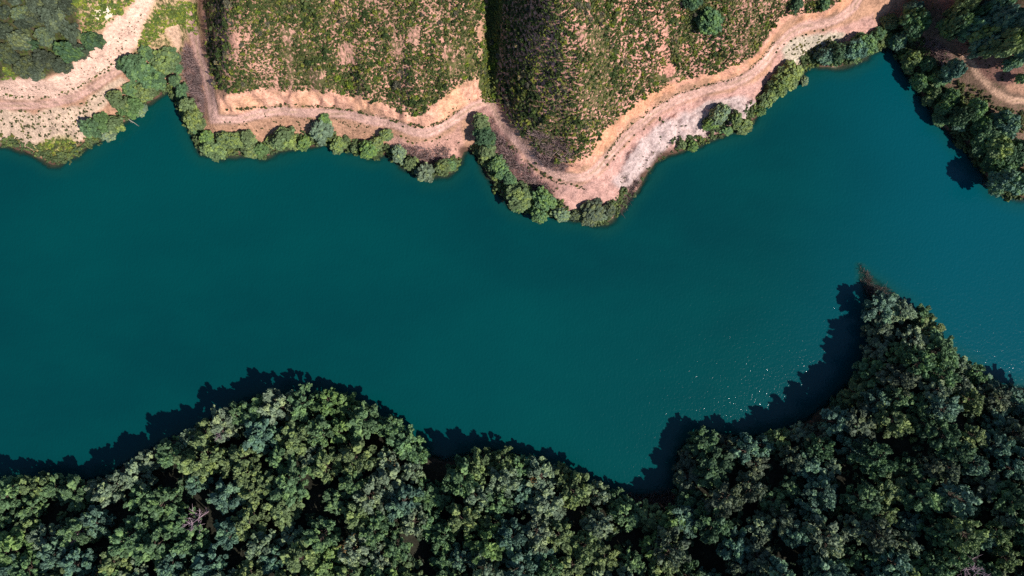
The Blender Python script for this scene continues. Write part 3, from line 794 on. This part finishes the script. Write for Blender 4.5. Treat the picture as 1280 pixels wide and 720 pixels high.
# ---------------------------------------------------------------- bare and dry trees in the forests
BARE = bare_proto(401, M_DEAD); BARE2 = bare_proto(402, M_DEAD); ORNG = bare_proto(403, M_ORANGE, 7.0)
def bare(proto, pxy, r_px, label, cat='bare tree', h=9.0, name='bare_tree'):
    x, y, g = on_ground(pxy[0], pxy[1], 7.0)
    e = bpy.data.objects.new(name, None); COL.objects.link(e); e.location = (x, y, g)
    s = r_px * MPP / 2.6; e.scale = (s, s, h / 8.0); e.rotation_euler = (0, 0, random.uniform(0, 6))
    obj('branches', proto[0], e); obj('trunk', proto[1], e); tag(e, label, cat)
bare(BARE, (243,652), 13, 'bare leafless tree with pale pinkish branches in a dark gap of the western forest', h=9.5)
bare(BARE2, (95,668), 12, 'small bare tree with mauve twigs among the pines of the western corner', h=9.5)
bare(BARE2, (1216,712), 13, 'bare tree with purple twigs at the lower edge of the eastern forest', h=10)
bare(BARE, (278,543), 8, 'thin bare pinkish treetop between the pines west of the headland', h=9.5)
bare(ORNG, (437,680), 12, 'dry tree with bright orange branches standing among green pines', 'dry tree', 9.5, 'dry_tree')
bare(ORNG, (667,603), 7, 'dry orange treetop between the pines along the middle shore', 'dry tree', 8.5, 'dry_tree')
bare(ORNG, (491,583), 8, 'small dry orange treetop on the east side of the headland', 'dry tree', 8.5, 'dry_tree')
def one_shrub(pxy, r_px, color, label, dz=0.0, name='shrub', cat='shrub', group=None, hz=1.0, mesh=None):
    x, y, g = on_ground(pxy[0], pxy[1], dz)
    o = obj(name, mesh or random.choice(SHRUBS)); s = r_px * MPP
    o.location = (x, y, g - .08); o.scale = (s, s, s * hz); o.rotation_euler = (0, 0, random.uniform(0, 6.28)); o.color = (*color, 1)
    return tag(o, label, cat, group)
one_shrub((407,604), 5.5, (0.24, 0.075, 0.04), 'small rust-red bush in a gap between the pines', 6.0, hz=2.4)

# ---------------------------------------------------------------- broadleaf trees round the northern shore
STRETCH = [
 ('broadleaf_tree', 'on the bank below the western track', 'west', 'trees on the western bank', 0.95,
  [(108,159,11),(124,151,11),(130,166,10),(138,153,12),(144,125,14),(151,137,9),(159,131,12),(171,135,9)]),
 ('broadleaf_tree', 'in the clump above the small cove', 'west', 'trees above the small cove', 0.85,
  [(153,77,9),(165,80,17),(162,110,14),(177,112,12),(183,91,14),(180,65,11),(196,106,11),(196,86,10),(200,73,15),(214,68,13),(221,84,11)]),
 ('broadleaf_tree', 'along the east side of the small cove', 'north', 'trees beside the small cove', 0.95,
  [(217,99,9),(226,113,11),(232,131,11),(238,147,11),(242,160,9)]),
 ('broadleaf_tree', 'on the shore under the straight track', 'west', 'trees below the straight track', 0.9,
  [(257,171,13),(266,186,14),(278,173,9),(294,174,14),(307,171,13),(313,186,12),(325,186,15),(338,176,9),(350,171,13),(364,177,12),(378,177,11)]),
 ('broadleaf_tree', 'on the shore before the hairpin bend', 'west', 'trees before the hairpin', 0.95,
  [(400,162,14),(404,149,10),(422,180,11),(443,184,10),(459,186,12),(470,177,9),(481,167,12),(498,192,11),(513,203,9),(530,214,13),(552,209,10),(562,206,11)]),
 ('broadleaf_tree', 'between hairpin and headland', 'north', 'trees below the hairpin', 0.95,
  [(600,152,11),(605,170,12),(610,187,12),(621,203,12),(628,214,10),(636,223,13),(645,236,12),(652,245,14),(648,257,9),(674,267,10),(680,248,12)]),
 ('willow_bush', 'at the foot of the rounded headland', 'west', 'bushes at the foot of the headland', 0.7,
  [(702,268,9),(722,269,9),(741,266,14),(752,271,9),(763,261,9)]),
 ('broadleaf_tree', 'in the clump under the whitish rock bank', 'west', 'trees under the whitish bank', 0.95,
  [(853,180,8),(866,182,11),(890,153,13),(902,140,14),(909,163,9),(921,148,12),(931,157,11)]),
 ('broadleaf_tree', 'in the leaning clump by the narrow bank', 'south', 'trees by the narrow bank', 1.0,
  [(952,138,8),(963,121,11),(977,103,14),(991,90,19),(1007,100,9)]),
 ('broadleaf_tree', 'along the head of the north-eastern bay', 'west', 'trees at the head of the bay', 1.0,
  [(1034,68,10),(1047,65,14),(1066,66,14),(1071,59,13),(1087,51,14),(1101,40,14),(1116,25,13),(1127,48,13)]),
 ('broadleaf_tree', 'on the shaded eastern shore', 'north', 'trees of the shaded eastern shore', 1.35,
  [(1145,10,12),(1156,19,15),(1146,70,11),(1138,84,10),(1152,100,12),(1163,124,11),(1180,148,10),(1163,78,9),(1195,87,16),(1178,95,12),(1173,113,11),(1195,119,14),(1186,132,11)]),
 ('broadleaf_tree', 'below the eastern track', 'north', 'trees of the lower eastern shore', 1.35,
  [(1224,134,12),(1210,142,16),(1202,153,12),(1236,155,13),(1249,160,15),(1267,152,15),(1238,177,15),(1260,181,17),(1279,188,15),(1249,202,14),(1268,207,15),(1260,224,15),(1279,228,15),(1300,212,18)]),
 ('broadleaf_tree', 'uphill of the eastern track', 'west', 'trees of the eastern grove', 2.0,
  [(1205,8,12),(1213,38,11),(1204,23,11),(1224,29,13),(1231,11,14),(1236,51,13),(1249,36,15),(1253,62,12),(1260,17,17),(1272,46,15),(1276,75,13),(1280,97,8),(1246,6,13),(1290,25,16),(1296,60,16),(1225,-8,14),(1268,-6,15)]),
]
def tints_for(ph):
    if 'eastern' in ph: return ['bluish-green', 'mid-green', 'dark green', 'bluish-green', 'olive-green']
    if 'headland' in ph and 'foot' in ph: return ['olive-green', 'dull olive', 'grey-green']
    if 'small cove' in ph or 'hairpin and' in ph: return ['mid-green', 'mid-green', 'dark green', 'olive-green']
    return ['olive-green', 'mid-green', 'bright green', 'olive-green', 'grey-green']
for name, ph, start, grp, sz, pts in STRETCH:
    pts = sorted(pts, key=(lambda p: p[0]) if start == 'west' else ((lambda p: p[1]) if start == 'north' else (lambda p: -p[1])))
    for k, (a, b, r) in enumerate(pts):
        tint = random.choice(tints_for(ph)); o = ORD[k] if k < 16 else 'last'
        noun = 'bush' if name == 'willow_bush' else 'leafy tree'
        plant(name, BROADS, (a, b), r * random.choice([.72, .85, .95, 1.05, 1.2]), 2.5, 6.2, tint, f"{size_word(r, 10.5, 13.5)} {tint} {noun}, {o} from {start}, {ph}", 'bush' if noun == 'bush' else 'tree', grp, sz=sz * random.uniform(.7, 1.35))
plant('broadleaf_tree', BROADS, (889,22), 17, 2.5, 5.6, 'mid-green', 'lone leafy tree casting a black shadow high on the eastern hill', 'tree', None, sz=1.0)
plant('broadleaf_tree', BROADS, (866,-2), 11, 2.5, 5.6, 'dark green', 'dark tree at the top edge beside the lone hill tree', 'tree', None, sz=.9)
plant('broadleaf_tree', BROADS, (997,5), 9, 2.5, 5.6, 'dark green', 'dark tree at the top edge above the orange cut', 'tree', None, sz=.9)
plant('broadleaf_tree', BROADS, (1033,2), 8, 2.5, 5.6, 'mid-green', 'small green tree at the top edge where the track leaves', 'tree', None, sz=.8)

# the dense grove in the north-western corner
def grove():
    poly = np.array([(-50,-45),(58,-45),(66,-8),(88,14),(107,46),(104,64),(86,74),(70,88),(42,97),(26,90),(14,74),(-50,84)], float); pts = []; r = np.random.default_rng(9)
    for _ in range(2500):
        q = r.uniform(-50, 112), r.uniform(-45, 100); rr = r.uniform(9.5, 15)
        if poly_inside(np.array([q[0]]), np.array([q[1]]), poly)[0] and all(math.hypot(q[0] - a, q[1] - b) > .80 * (rr + c) for a, b, c in pts): pts.append((*q, rr))
    cells = {}
    for (a, b, rr) in pts:
        tint = random.choice(['dull olive', 'dark olive', 'dark olive', 'dark green'])
        ph = 'at the lower edge of the corner grove' if b > 66 else ('at the eastern edge of the corner grove' if a > 68 else ('in the middle of the corner grove' if b > 25 else 'along the top of the corner grove'))
        cells.setdefault((ph, tint), []).append((a, b, rr))
    for (ph, tint), ps in cells.items():
        ps.sort()
        for k, (a, b, rr) in enumerate(ps):
            plant('round_tree', BROADS, (a, b), rr * 1.04, 2.5, 6.8, tint, f"rounded {tint} tree, {ORD[min(k,15)]} such from west, {ph}", 'tree', 'rounded trees of the north-western grove', sz=1.3 * random.uniform(.7, 1.25))
grove()

# ---------------------------------------------------------------- hillside scrub: the largest as shrubs, the rest one mass
def scrub():
    r = np.random.default_rng(12); cand = []
    A = np.array(HILL_A, float); B = np.array(HILL_B, float)
    n = 92000
    qx = r.uniform(246, 1075, n); qy = r.uniform(-75, 206, n)
    inA = poly_inside(qx, qy, A); inB = poly_inside(qx, qy, B); gul = (qx > 602) & (qx < 626) & (qy < 128) & ~inA & ~inB
    edge = 694 + 30 * smooth(qy, -10, 100) + r.normal(0, 11, n) + 14 * value_noise(qx, qy, 22, 46, 2)
    shade = (inB & (qx < edge)) | (inA & (qx < 289 + r.normal(0, 3, n)) & (qx > 259 - .1 * (60 - qy))); ok = inA | inB | gul
    u = qx * MPP; v = -qy * MPP
    den = value_noise(u * 1.35, v * 0.75, 9, 41, 3) + 0.7 * value_noise(u * 1.5, v * .6, 2.6, 43, 2)
    for c, rr in (((830,76),13),((826,50),9),((822,25),9),((838,92),8),((784,4),10),((855,60),7),((397,92),12),((360,40),9),((432,66),10),((520,50),12),((545,20),9)):
        den = den - 0.9 * (np.hypot(qx - c[0], (qy - c[1]) * .65) < rr)
    ok &= (den > -0.95 - 0.65 * shade - 1.2 * gul + 0.9 * (r.random(n) < .25))
    ok &= ~(inA & (qx < 262) & (r.random(n) < .93))
    grid = {}; out_ = []
    for a, b, sh, o, ia, gl, dn in zip(qx, qy, shade, ok, inA, gul, den):
        if not o: continue
        rr = float(np.clip(r.lognormal(0.74, .36), 1.2, 6.0)) * (1.25 if sh else 1.0) * float(np.clip(1 + .45 * dn, .6, 1.5))
        key = (int(a // 8), int(b // 8)); bad = False
        for i in (-1, 0, 1):
            for j in (-1, 0, 1):
                for (p, q, s) in grid.get((key[0] + i, key[1] + j), ()):
                    if math.hypot(a - p, b - q) < (.53 if not sh else .62) * (rr + s): bad = True
        if bad: continue
        grid.setdefault(key, []).append((a, b, rr)); out_.append((a, b, rr, sh, ia, gl))
    return out_
SC = sorted(scrub(), key=lambda q: -q[2])
SCRUB_COL = {'dark green': (0.050, 0.082, 0.024), 'olive-green': (0.095, 0.122, 0.030), 'bright green': (0.110, 0.165, 0.026), 'greyish': (0.135, 0.128, 0.082)}
def shrub_zone(a, b, sh, ia, gl):
    if gl: return 'down in the gully between the two hills'
    if ia:
        if sh: return 'on the dark steep edge of the western hill'
        v = 'high on' if b < 40 else ('midway on' if b < 85 else 'low on')
        h = 'the west flank of the western hill' if a < 400 else ('the middle of the western hill' if a < 500 else 'the gully flank of the western hill')
        return f"{v} {h}"
    if sh: return 'high on the shaded face of the eastern hill' if b < 60 else ('midway down the shaded face of the eastern hill' if b < 120 else 'low on the shaded face of the eastern hill')
    if a < 800: return 'high on the sunny crest of the eastern hill' if b < 60 else ('midway down the eastern hill\'s crest' if b < 120 else 'at the toe of the eastern hill\'s crest')
    if a < 860: return 'beside the red bare scrapes of the eastern hill'
    return 'above the far orange cut' if b > 45 else 'near the lone hill tree'
cnt = 0; rest = []
seen = {}
for (a, b, rr, sh, ia, gl) in SC:
    pick = random.choice(['dark green', 'dark green', 'dark green', 'olive-green', 'bright green', 'greyish'] if not sh else ['dark green', 'dark green', 'greyish', 'olive-green'])
    if gl: pick = 'bright green' if random.random() < .6 else 'greyish'
    if cnt < 290 and 0 < a < 1280 and b > 4:
        zone = shrub_zone(a, b, sh, ia, gl); s_ = 'broad' if rr > 5.4 else 'small'
        lab = f"{s_} {pick} shrub {zone}"; seen.setdefault(lab, []).append((a, b, rr, pick)); cnt += 1
    else: rest.append((a, b, rr, pick))
for lab, items in seen.items():
    items.sort()
    for k, (a, b, rr, pick) in enumerate(items):
        l = lab if len(items) == 1 else (lab + f", {ORD[k]} from west" if len(items) <= 16 else lab)
        c = SCRUB_COL[pick]; f = random.uniform(.85, 1.2)
        one_shrub((a, b), rr, tuple(v * f for v in c), l, rr * MPP * .5, group='shrubs of the scrubby hills', hz=random.uniform(.8, 1.15))
def scrub_mass(name, items, mat, parts=5, hz=.8, spread=.75, blade=(.45, 1.4)):
    r = np.random.default_rng(77); C, R, T = [], [], []
    for (a, b, rr, tt) in items:
        x, y, g = on_ground(a, b, rr * MPP * .4); s = rr * MPP
        for k in range(parts):
            t = r.uniform(0, 6.28); d = s * spread * math.sqrt(r.random())
            C.append((x + math.cos(t) * d, y + math.sin(t) * d, g + s * hz * r.uniform(.15, .65))); R.append(s * r.uniform(.32, .55)); T.append(np.clip(tt + r.normal(0, .1), 0, 1))
    V, F, T = burrs(C, np.array(R), r, ICO1 if len(C) > 9000 else ICO2, blade[0], blade[1], None, 1.0, np.array(T))
    return obj(name, mesh_np(name, V, F, mat, {'tint': T}))
tv = {'dark green': .15, 'olive-green': .5, 'bright green': .6, 'greyish': .9}
o = scrub_mass('scrub', [(a, b, r_, tv[p]) for a, b, r_, p in rest], M_SCRUB, hz=1.15); o.color = (0.080, 0.106, 0.028, 1)
tag(o, 'low green scrub covering the pinkish soil of both hills', 'scrub', kind='stuff')

# ---------------------------------------------------------------- shrubs along the tracks and on the bare banks
def line_shrubs(line, n, r0, r1, phrase, jit=1.2, cols=('dark green', 'olive-green')):
    P = chaikin(line, 2); seg = np.hypot(*np.diff(P, axis=0).T); L = np.concatenate([[0], np.cumsum(seg)])
    for k in range(n):
        s = L[-1] * (k + .5 + random.uniform(-.3, .3)) / n; i = min(np.searchsorted(L, s) - 1, len(seg) - 1)
        p = P[i] + (P[i + 1] - P[i]) * (s - L[i]) / seg[i] + np.array([random.gauss(0, jit), random.gauss(0, jit)])
        pick = random.choice(cols)
        one_shrub(p, random.uniform(r0, r1), SCRUB_COL[pick], f"tiny {pick} tuft, {ORD[k]} from the west {phrase}" if n <= 16 else f"tiny {pick} tuft {phrase}", .2, name='small_shrub', cat='small shrub', group='tufts along the dirt tracks')
line_shrubs([(2,119),(31,122),(61,122),(90,113),(112,100)], 16, 1.2, 2.2, 'on the berm above the western track')
line_shrubs([(112,100),(125,92),(141,80)], 9, 1.2, 2.0, 'on the berm where the western track climbs')
line_shrubs([(280,138),(320,134),(350,131),(400,133),(440,137)], 16, 1.2, 2.4, 'along the uphill edge of the straight track')
line_shrubs([(448,140),(480,147),(510,158),(535,160)], 10, 1.2, 2.3, 'along the uphill edge before the hairpin')
line_shrubs([(500,170),(515,177),(535,178),(552,171)], 10, 1.2, 2.0, 'on the lakeside edge before the hairpin')
line_shrubs([(560,140),(575,130),(590,122)], 7, 1.5, 3.0, 'on the verge climbing to the hairpin')
line_shrubs([(660,200),(680,216),(700,229),(725,233)], 10, 1.2, 2.4, 'along the lakeside edge of the headland track')
line_shrubs([(756,196),(772,172),(796,150),(824,130),(856,114),(888,106)], 16, 1.0, 1.8, 'along the foot of the eastern orange cut')
line_shrubs([(757,210),(775,188),(800,164),(830,144)], 12, 1.0, 1.8, 'on the lakeside edge above the whitish bank')
line_shrubs([(965,70),(985,50),(1010,42),(1040,34)], 10, 1.2, 2.2, 'on the grassy verge by the far bend')
line_shrubs([(832,152),(828,159),(838,155),(812,166),(845,172)], 7, 1.4, 2.4, 'on the whitish rock bank')

def scatter(poly, n, r0, r1, tl, th, seed):
    r = np.random.default_rng(seed); poly = np.array(poly, float); o_ = []
    while len(o_) < n:
        q = r.uniform(poly[:, 0].min(), poly[:, 0].max()), r.uniform(poly[:, 1].min(), poly[:, 1].max())
        if poly_inside(np.array([q[0]]), np.array([q[1]]), poly)[0]: o_.append((*q, r.uniform(r0, r1), r.uniform(tl, th)))
    return o_
weeds = (scatter([(0,137),(61,139),(95,131),(128,113),(132,130),(104,150),(110,170),(80,192),(40,182),(0,176)], 190, .8, 2.2, 0, .8, 1) +
  scatter([(0,102),(31,108),(67,104),(104,84),(134,52),(165,25),(185,5),(170,40),(140,82),(92,112),(40,120),(0,118)], 90, .5, 1.2, 0, .5, 2) +
  scatter([(770,235),(800,185),(838,155),(905,130),(935,140),(870,172),(820,196)], 70, .6, 1.6, 0, .8, 3) +
  scatter([(980,66),(1002,48),(1040,40),(1050,52),(1010,74)], 90, .8, 2.2, .3, 1, 4) +
  scatter([(610,140),(624,160),(668,216),(700,236),(690,262),(650,240)], 90, .8, 1.8, 0, .7, 5) +
  scatter([(488,178),(535,184),(575,165),(572,200),(530,214)], 50, .6, 1.4, 0, .6, 6) +
  scatter([(1138,62),(1166,48),(1192,76),(1180,96),(1150,84)], 60, 1, 2.6, 0, .6, 7) +
  scatter([(1170,10),(1200,10),(1230,70),(1262,90),(1250,108)], 60, .6, 1.6, 0, .4, 8) +
  scatter([(0,160),(45,184),(75,203),(110,184),(40,178),(0,176)], 60, 1.2, 3, .3, 1, 9) +
  scatter([(272,150),(340,152),(400,150),(470,160),(470,172),(380,166),(272,164)], 60, .6, 1.6, 0, .6, 10))
def along(line, n, jit, r0, r1, seed):
    r = np.random.default_rng(seed); P = chaikin(line, 2); o_ = []
    for _ in range(n):
        i = r.integers(0, len(P) - 1); t = r.random(); p = P[i] + (P[i + 1] - P[i]) * t
        o_.append((p[0] + r.normal(0, jit), p[1] + r.normal(0, jit), r.uniform(r0, r1), r.uniform(0, .8)))
    return o_
weeds += (along([(300,137),(320,134),(350,131),(400,133),(440,137)], 110, .9, .7, 1.8, 61) + along([(448,139),(480,145),(510,156),(536,159),(556,150),(575,134)], 110, 1.1, .7, 1.8, 62) +
  along([(757,196),(772,172),(796,149),(824,129),(856,113),(888,105),(922,97),(948,78),(966,54)], 200, .9, .6, 1.4, 63) + along([(0,119),(31,122),(61,122),(90,113),(112,100),(141,80)], 90, .9, .5, 1.3, 64) +
  along([(330,146),(380,149),(440,153),(490,166)], 60, 2.0, .5, 1.3, 65) + along([(640,182),(668,212),(698,231),(728,235)], 70, 1.2, .6, 1.6, 66) +
  scatter([(1196,100),(1225,112),(1252,134),(1290,142),(1290,170),(1240,150),(1205,130)], 120, 1.2, 3.6, 0, .8, 11))
o = scrub_mass('weeds', weeds, M_SCRUB, parts=4); o.color = (0.075, 0.088, 0.030, 1)
tag(o, 'scattered small weeds on the bare banks beside the tracks', 'weeds', kind='stuff')
grass = (scatter([(94,14),(104,44),(132,34),(170,0),(120,-10),(70,-10)], 210, 1, 3.2, .2, 1, 21) + scatter([(170,60),(182,30),(200,5),(244,2),(249,42),(238,40),(226,30),(205,36),(190,56)], 300, 1, 2.8, .3, 1, 22) +
  scatter([(44,182),(60,172),(92,176),(102,186),(90,196),(72,201)], 90, 1, 2.6, .4, 1, 23) + scatter([(4,84),(22,92),(18,100),(2,98)], 30, 1, 2.4, .4, 1, 24))
o = scrub_mass('grass', grass, M_SCRUB, parts=5, hz=.6, spread=.9); o.color = (0.115, 0.165, 0.035, 1)
tag(o, 'bright yellow-green grass tufts on the north-western slope', 'grass', kind='stuff')

def shore_strip(a, b, off, n, r0, r1, seed):
    """ragged low growth between two x positions of the northern waterline"""
    r = np.random.default_rng(seed); P = chaikin(SHORE_N, 2); P = P[(P[:, 0] >= a) & (P[:, 0] <= b)]; o_ = []
    d = np.gradient(P, axis=0); d /= np.linalg.norm(d, axis=1)[:, None] + 1e-9
    for _ in range(n):
        i = r.integers(0, len(P)); e = r.uniform(*off); o_.append((P[i, 0] + d[i, 1] * e + r.normal(0, 1.5), P[i, 1] - d[i, 0] * e + r.normal(0, 1.5), r.uniform(r0, r1), r.uniform(0, .9)))
    return o_
under = (shore_strip(0, 125, (0, 9), 110, 1, 3.2, 51) + shore_strip(125, 215, (1, 10), 120, 1.2, 3.4, 52) + shore_strip(215, 480, (0, 13), 420, 1.5, 4.0, 53) + shore_strip(480, 575, (0, 11), 170, 1.5, 3.6, 54) +
  shore_strip(592, 700, (0, 18), 330, 1.5, 4.0, 55) + shore_strip(700, 790, (0, 12), 150, 1.2, 3.4, 56) + shore_strip(790, 850, (-1, 4), 30, .6, 1.5, 57) + shore_strip(846, 1010, (0, 14), 150, 1.2, 3.4, 58) + shore_strip(1010, 1110, (0, 13), 190, 1.5, 3.8, 59) +
  shore_strip(1108, 1290, (0, 34), 620, 1.6, 4.4, 60))
o = scrub_mass('undergrowth', [(a, b, r_ * 1.25, t_) for a, b, r_, t_ in under], M_LEAF, parts=8, hz=1.9, spread=1.0); o.color = (0.105, 0.145, 0.055, 1)
tag(o, 'ragged dark green undergrowth along the northern waterline', 'undergrowth', kind='stuff')

u_ = np.array(UNDER)
keep_u = (poly_inside(u_[:, 0], u_[:, 1], np.array(POLY_W, float)) & (line_dist(u_[:, 0], u_[:, 1], EDGE_W) > 9)) | (poly_inside(u_[:, 0], u_[:, 1], np.array(POLY_E, float)) & (line_dist(u_[:, 0], u_[:, 1], EDGE_E) > 9))
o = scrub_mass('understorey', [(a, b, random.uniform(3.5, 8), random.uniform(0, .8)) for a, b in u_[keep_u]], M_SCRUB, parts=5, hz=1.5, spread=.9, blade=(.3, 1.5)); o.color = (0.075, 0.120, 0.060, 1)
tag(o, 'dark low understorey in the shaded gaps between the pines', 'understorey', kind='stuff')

# dry mauve brush on the banks, reeds at the water
def twigs(name, items, color, n, h, label, cat, seed=3, mat=M_BRUSH, lean=.6, w=.05):
    r = np.random.default_rng(seed); V, F, T = [], [], []
    for (a, b, rr, tt) in items:
        x, y, g = on_ground(a, b); g = max(g, -.1)
        for k in range(n):
            t = r.uniform(0, 6.28); d = rr * MPP * math.sqrt(r.random()); p = np.array([x + math.cos(t) * d, y + math.sin(t) * d, g - .05])
            e = p + np.array([r.normal(0, lean), r.normal(0, lean), h * r.uniform(.5, 1.1)]); s = np.array([math.cos(t + 1), math.sin(t + 1), 0]) * w
            i = len(V); V += [p - s, p + s, e + s * .4, e - s * .4]; F.append([i, i + 1, i + 2, i + 3]); T += [tt] * 4
    o_ = obj(name, mesh_np(name, np.array(V), np.array(F), mat, {'tint': np.array(T)})); o_.color = (*color, 1)
    return tag(o_, label, cat, kind='stuff')
brush = (scatter([(232,56),(240,62),(252,92),(257,130),(254,152),(247,150),(237,110),(230,80)], 90, 3, 5, 0, 1, 31) + scatter([(612,146),(640,190),(668,220),(690,236),(684,255),(655,236),(620,186)], 130, 3, 5, 0, 1, 32) +
  scatter([(495,180),(540,186),(565,180),(560,205),(520,206)], 80, 3, 5, 0, 1, 33) + scatter([(670,190),(700,205),(720,206),(700,214),(676,204)], 60, 2, 4, 0, 1, 34) + scatter([(1140,55),(1170,50),(1188,75),(1160,82)], 70, 3, 5, 0, 1, 35) +
  scatter([(765,262),(785,235),(800,222),(792,240),(776,266)], 50, 2, 4, 0, .7, 36) + scatter([(660,160),(720,180),(716,200),(690,196)], 60, 3, 6, .2, 1, 37))
twigs('dry_brush', brush, (0.235, 0.165, 0.150), 26, 1.0, 'dry mauve-brown brush on the banks below the track', 'dry brush')
reeds = (scatter([(1072,332),(1077,331),(1090,348),(1114,366),(1128,378),(1118,380),(1098,370),(1086,370),(1076,352)], 75, 2, 4, 0, 1, 41) + scatter([(786,618),(812,618),(840,612),(850,628),(820,640),(790,630)], 130, 4, 7, 0, 1, 42))
twigs('reeds', reeds, (0.120, 0.092, 0.078), 16, 0.9, 'brownish-purple reeds on the wet points of the southern shore', 'reeds', 5, lean=.5, w=.045)

# ---------------------------------------------------------------- wood in the water
def log(pxa, pxb, r0, label, seed, twn=3):
    r = np.random.default_rng(seed); a = np.array([*W(*pxa), .05]); b = np.array([*W(*pxb), .10]); c = (a + b) / 2; d = b - a
    pts = [a - c + d * t + np.array([r.normal(0, .06), r.normal(0, .06), 0]) for t in (0, .3, .6, 1)]
    parts = [tube(pts, [r0, r0 * .9, r0 * .7, r0 * .3], 7)]
    for k in range(twn):
        s = pts[1] + (pts[3] - pts[1]) * r.uniform(0, .9); e = s + r.normal(0, .5, 3) * [1, 1, .3] + [0, 0, .15]; parts.append(tube([s, e], [r0 * .4, r0 * .12], 5))
    V, F = join(parts); o_ = obj('floating_log', mesh_np('floating_log', V, F, M_LOG, None, True), loc=tuple(c)); tag(o_, label, 'log')
log((158,147), (174,158), .11, 'pale straight log lying in the mouth of the small cove', 1)
